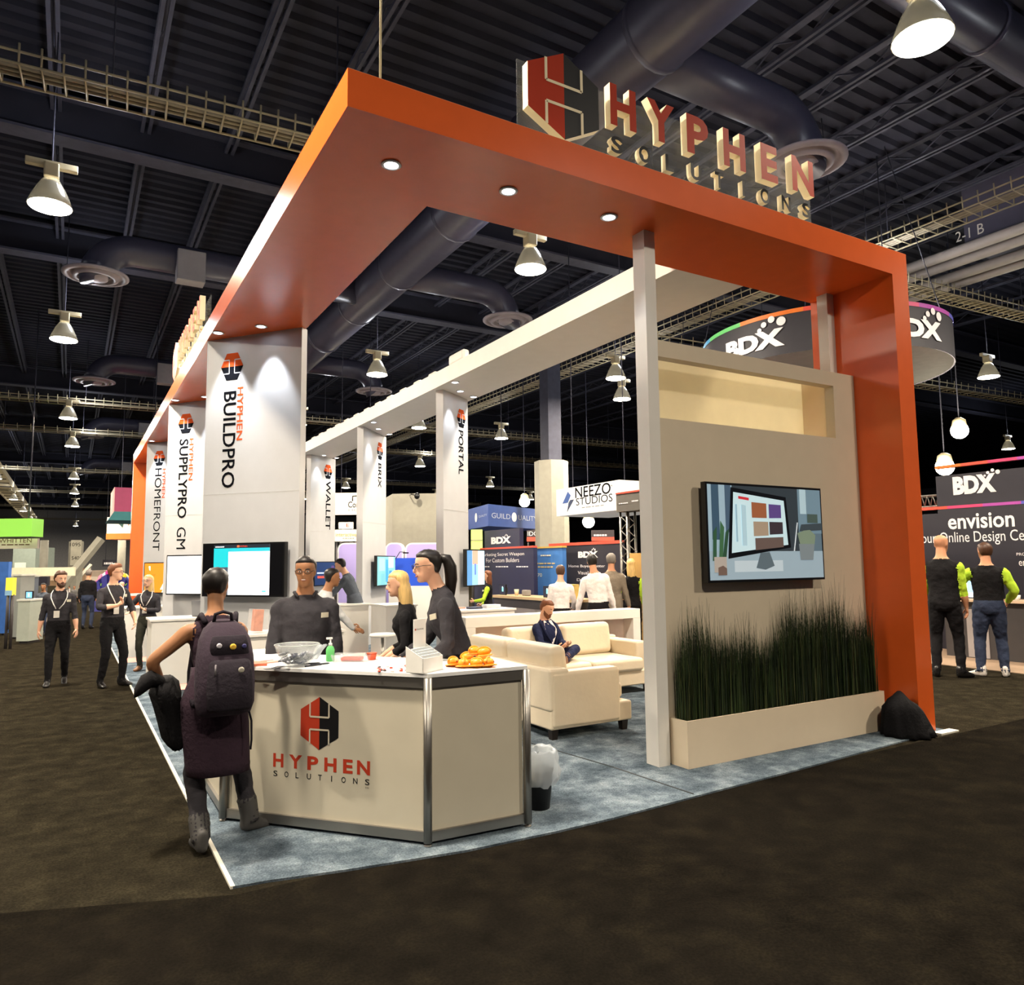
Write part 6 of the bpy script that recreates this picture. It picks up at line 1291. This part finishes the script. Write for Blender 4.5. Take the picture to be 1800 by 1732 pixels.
mb = MB(); text(mb, 'HOME', F @ Matrix.Translation((.5*L, .62*h, .004)), .45*L, .26*h, ORP); mb.face([F @ V((.26*L+x*L, .62*h+y*h, .004)) for x, y in ((0, .1), (.06, .0), (.11, -.1), (.13, .08), (.16, .1), (.1, .22), (.05, .2))], M('mark_green', (60, 90, 84))); mb.tube([F @ V((.26*L, .8*h, .006)), F @ V((.35*L, .95*h, .006)), F @ V((.44*L, .8*h, .006))], .025, ORP, 4); part(t, 'lettering', mb)
def brace(p0, p1, d, w_, label):
    a, b = at(*p0, d=d), at(*p1, d=d+1); a = a-(b-a)*(a.z/(b-a).z); mb = MB(); mb.tube([a, b], w_, CONC, 4); tag(part(None, 'diagonal_brace', mb, smooth=False), label, 'brace')
brace((122, 1016), (178, 947), 38, .22, 'broad pale diagonal brace in the far left aisle'); brace((132, 1024), (160, 993), 46, .12, 'slim pale diagonal brace behind the broad one'); brace((138, 1026), (158, 1000), 50, .12, 'slimmest pale diagonal brace, farthest one')
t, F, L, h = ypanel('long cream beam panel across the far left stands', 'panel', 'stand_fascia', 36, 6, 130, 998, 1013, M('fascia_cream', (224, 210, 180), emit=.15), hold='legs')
t, F, L, h = ypanel('blue stand wall cut by the left picture edge', 'exhibit wall', 'blue_stand_wall', 18, -40, 9, 988, 1114, M('stand_blue', (50, 92, 160), rough=.5, var=.15), hold='legs'); 
t, F, L, h = ypanel('yellow and blue poster on a stand at the far left', 'poster', 'poster', 15, 9, 21, 1016, 1047, E('poster_yellow', (226, 206, 70), .5), hold='legs'); mb = MB(); mb.box((0, 0, 0), (L, h*.28, .006), M('poster_blue', (130, 170, 200)), F); part(t, 'blue_band', mb); mb = MB(); mb.tube([F @ V((L*.3, 0, -.05)), F @ V((L*.4, -.68, -.05))], .02, DKG, 6); part(t, 'stand_leg', mb)
def cabinet(label, px0, px1, pt, pb, c, d, pz=None):
    a, b = at(px0, pb, d=d), at(px1, pb, d=d); ex = b-a; ex.z = 0; L = ex.length; ex.normalize(); zt = at(px0, pt, d=d).z; F = frame((a.x, a.y, 0), ex, (0, 0, 1)); t = thing('kiosk_cabinet', label, 'cabinet', (a.x, a.y, 0)); m = M('cab_%d_%d' % (px0, pt), c, rough=.5)
    mb = MB(); mb.box((0, 0.05, -.5), (L, zt-.04, 0), m, F); part(t, 'cabinet_body', mb); mb = MB(); mb.box((-.02, zt-.04, -.52), (L+.02, zt, .02), M('cab_top', (190, 190, 180)), F); part(t, 'cabinet_top', mb); mb = MB(); mb.box((.04, 0, -.46), (L-.04, .05, -.04), DKG, F); part(t, 'plinth', mb); return t
cabinet('tall grey kiosk cabinet at the far left', 20, 33, 1010, 1088, (136, 140, 136), 17); cabinet('slate grey tall cabinet right of the grey kiosk cabinet', 34, 44, 1012, 1070, (90, 98, 110), 19); cabinet('low pale green-grey cabinet in front of the tall kiosk cabinets', 30, 51, 1054, 1094, (160, 166, 154), 16); cabinet('low white table right of the grey cabinets', 50, 66, 1060, 1080, (206, 200, 186), 18)
t, F, L, h = ypanel('tan board above the far left cabinets', 'board', 'stand_wall', 22, 45, 59, 1012, 1030, M('tan_panel', (176, 150, 104)), hold='legs'); t, F, L, h = ypanel('dark board right of the tan one at the far left', 'board', 'stand_wall', 22, 60, 83, 1014, 1030, NAVYW, hold='legs')
tv('pale blue monitor on the far left cabinets', ypanel.__call__ and frame(at(44, 1053, d=16.3), (CR.x, CR.y, 0), (0, 0, 1)), .17, .17, [(.3, .2, .6, .8, (180, 214, 240))], cat='monitor', base=(110, 170, 220), es=.8, d=.03, name='monitor')
# arched colourful stand roof
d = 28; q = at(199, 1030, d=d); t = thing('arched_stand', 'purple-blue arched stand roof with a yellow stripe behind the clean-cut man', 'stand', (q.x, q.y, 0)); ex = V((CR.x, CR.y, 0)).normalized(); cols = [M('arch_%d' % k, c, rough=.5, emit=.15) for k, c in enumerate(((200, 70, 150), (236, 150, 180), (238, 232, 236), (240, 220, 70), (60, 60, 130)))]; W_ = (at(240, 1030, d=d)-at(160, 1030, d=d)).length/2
zl, zh = at(199, 1036, d=d).z, at(199, 1000, d=d).z
mb = MB(); n = 16
for k in range(n):
    def P(u, o_): return q*1+ex*(u*W_*(1-o_*.2))+V((0, 0, zl-q.z+(zh-zl)*(1-o_)*(1-u*u)))
    u0, u1 = -1+2*k/n, -1+2*(k+1)/n
    mb.face([P(u0, .22), P(u1, .22), P(u1, 0), P(u0, 0)], cols[(0, 0, 1, 1, 2, 0, 0, 4, 4, 4, 3, 3, 3, 4, 4, 4)[k]]); mb.face([P(u0, 1), P(u1, 1), P(u1, .22), P(u0, .22)], cols[4])
pp = part(t, 'arch_panel', mb); sm = pp.modifiers.new('t', 'SOLIDIFY'); sm.thickness = .1
mb = MB(); text(mb, 'immersive', frame(q-ex*.5+V((0, 0, zl-q.z+.12))-V((CF.x, CF.y, 0))*.08, ex, (0, 0, 1)), 1.2, .14, M('lime_print', (150, 210, 60))); part(t, 'lettering', mb)
for s in (-1, 1): mb = MB(); c = q+ex*s*W_*.95; mb.tube([(c.x, c.y, 0), (c.x, c.y, zl)], .06, cols[2], 8); part(t, 'post', mb)
mb = MB(); mb.box(tuple(q-ex*W_*.9-V((0, 0, q.z)))[:2]+(0,), tuple(q+ex*W_*.9-V((0, 0, q.z)))[:2]+(zl*.98,), cols[4]); part(t, 'back_wall', mb)
t, F, L, h = ypanel('small black hanging sign with white lettering above the arched stand', 'hanging sign', 'black_hanging_sign', 40, 180, 207, 984, 996, NAVYW); mb = MB(); text(mb, '=', F @ Matrix.Translation((.1*L, .2*h, 0)), .6*L, .5*h, PRINT); part(t, 'lettering', mb)
t = thing('white_table', 'white high table behind the rear orange post', 'table', (at(219, 1100, d=17).x, at(219, 1100, d=17).y, 0)); q = at(219, 1100, d=17); bx(t, 'table_top', (q.x-.12, q.y-.2, .95), (q.x+.5, q.y+.3, .99), WHITE)
for x in (-.08, .45): bx(t, 'leg', (q.x+x-.02, q.y-.02, 0), (q.x+x+.02, q.y+.02, .95), WHITE)
for k, (px0, px1, pt, c, d, lb) in enumerate(((85, 118, 1000, (150, 120, 90), 45, 'brownish far stand under the lamp-lit catwalk end'), (150, 186, 1003, (190, 170, 150), 44, 'pale far stand left of the arched roof'), (20, 60, 962, (130, 140, 130), 48, 'grey-green far stand wall under the white sign'))):
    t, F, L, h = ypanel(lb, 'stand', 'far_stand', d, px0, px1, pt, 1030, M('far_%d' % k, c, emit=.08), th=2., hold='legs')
    mb = MB(); mb.box((L*.1, h*.3, 0), (L*.6, h*.6, .02), M('far_print_%d' % k, tuple(min(255, v+60) for v in c)), F); part(t, 'poster', mb)
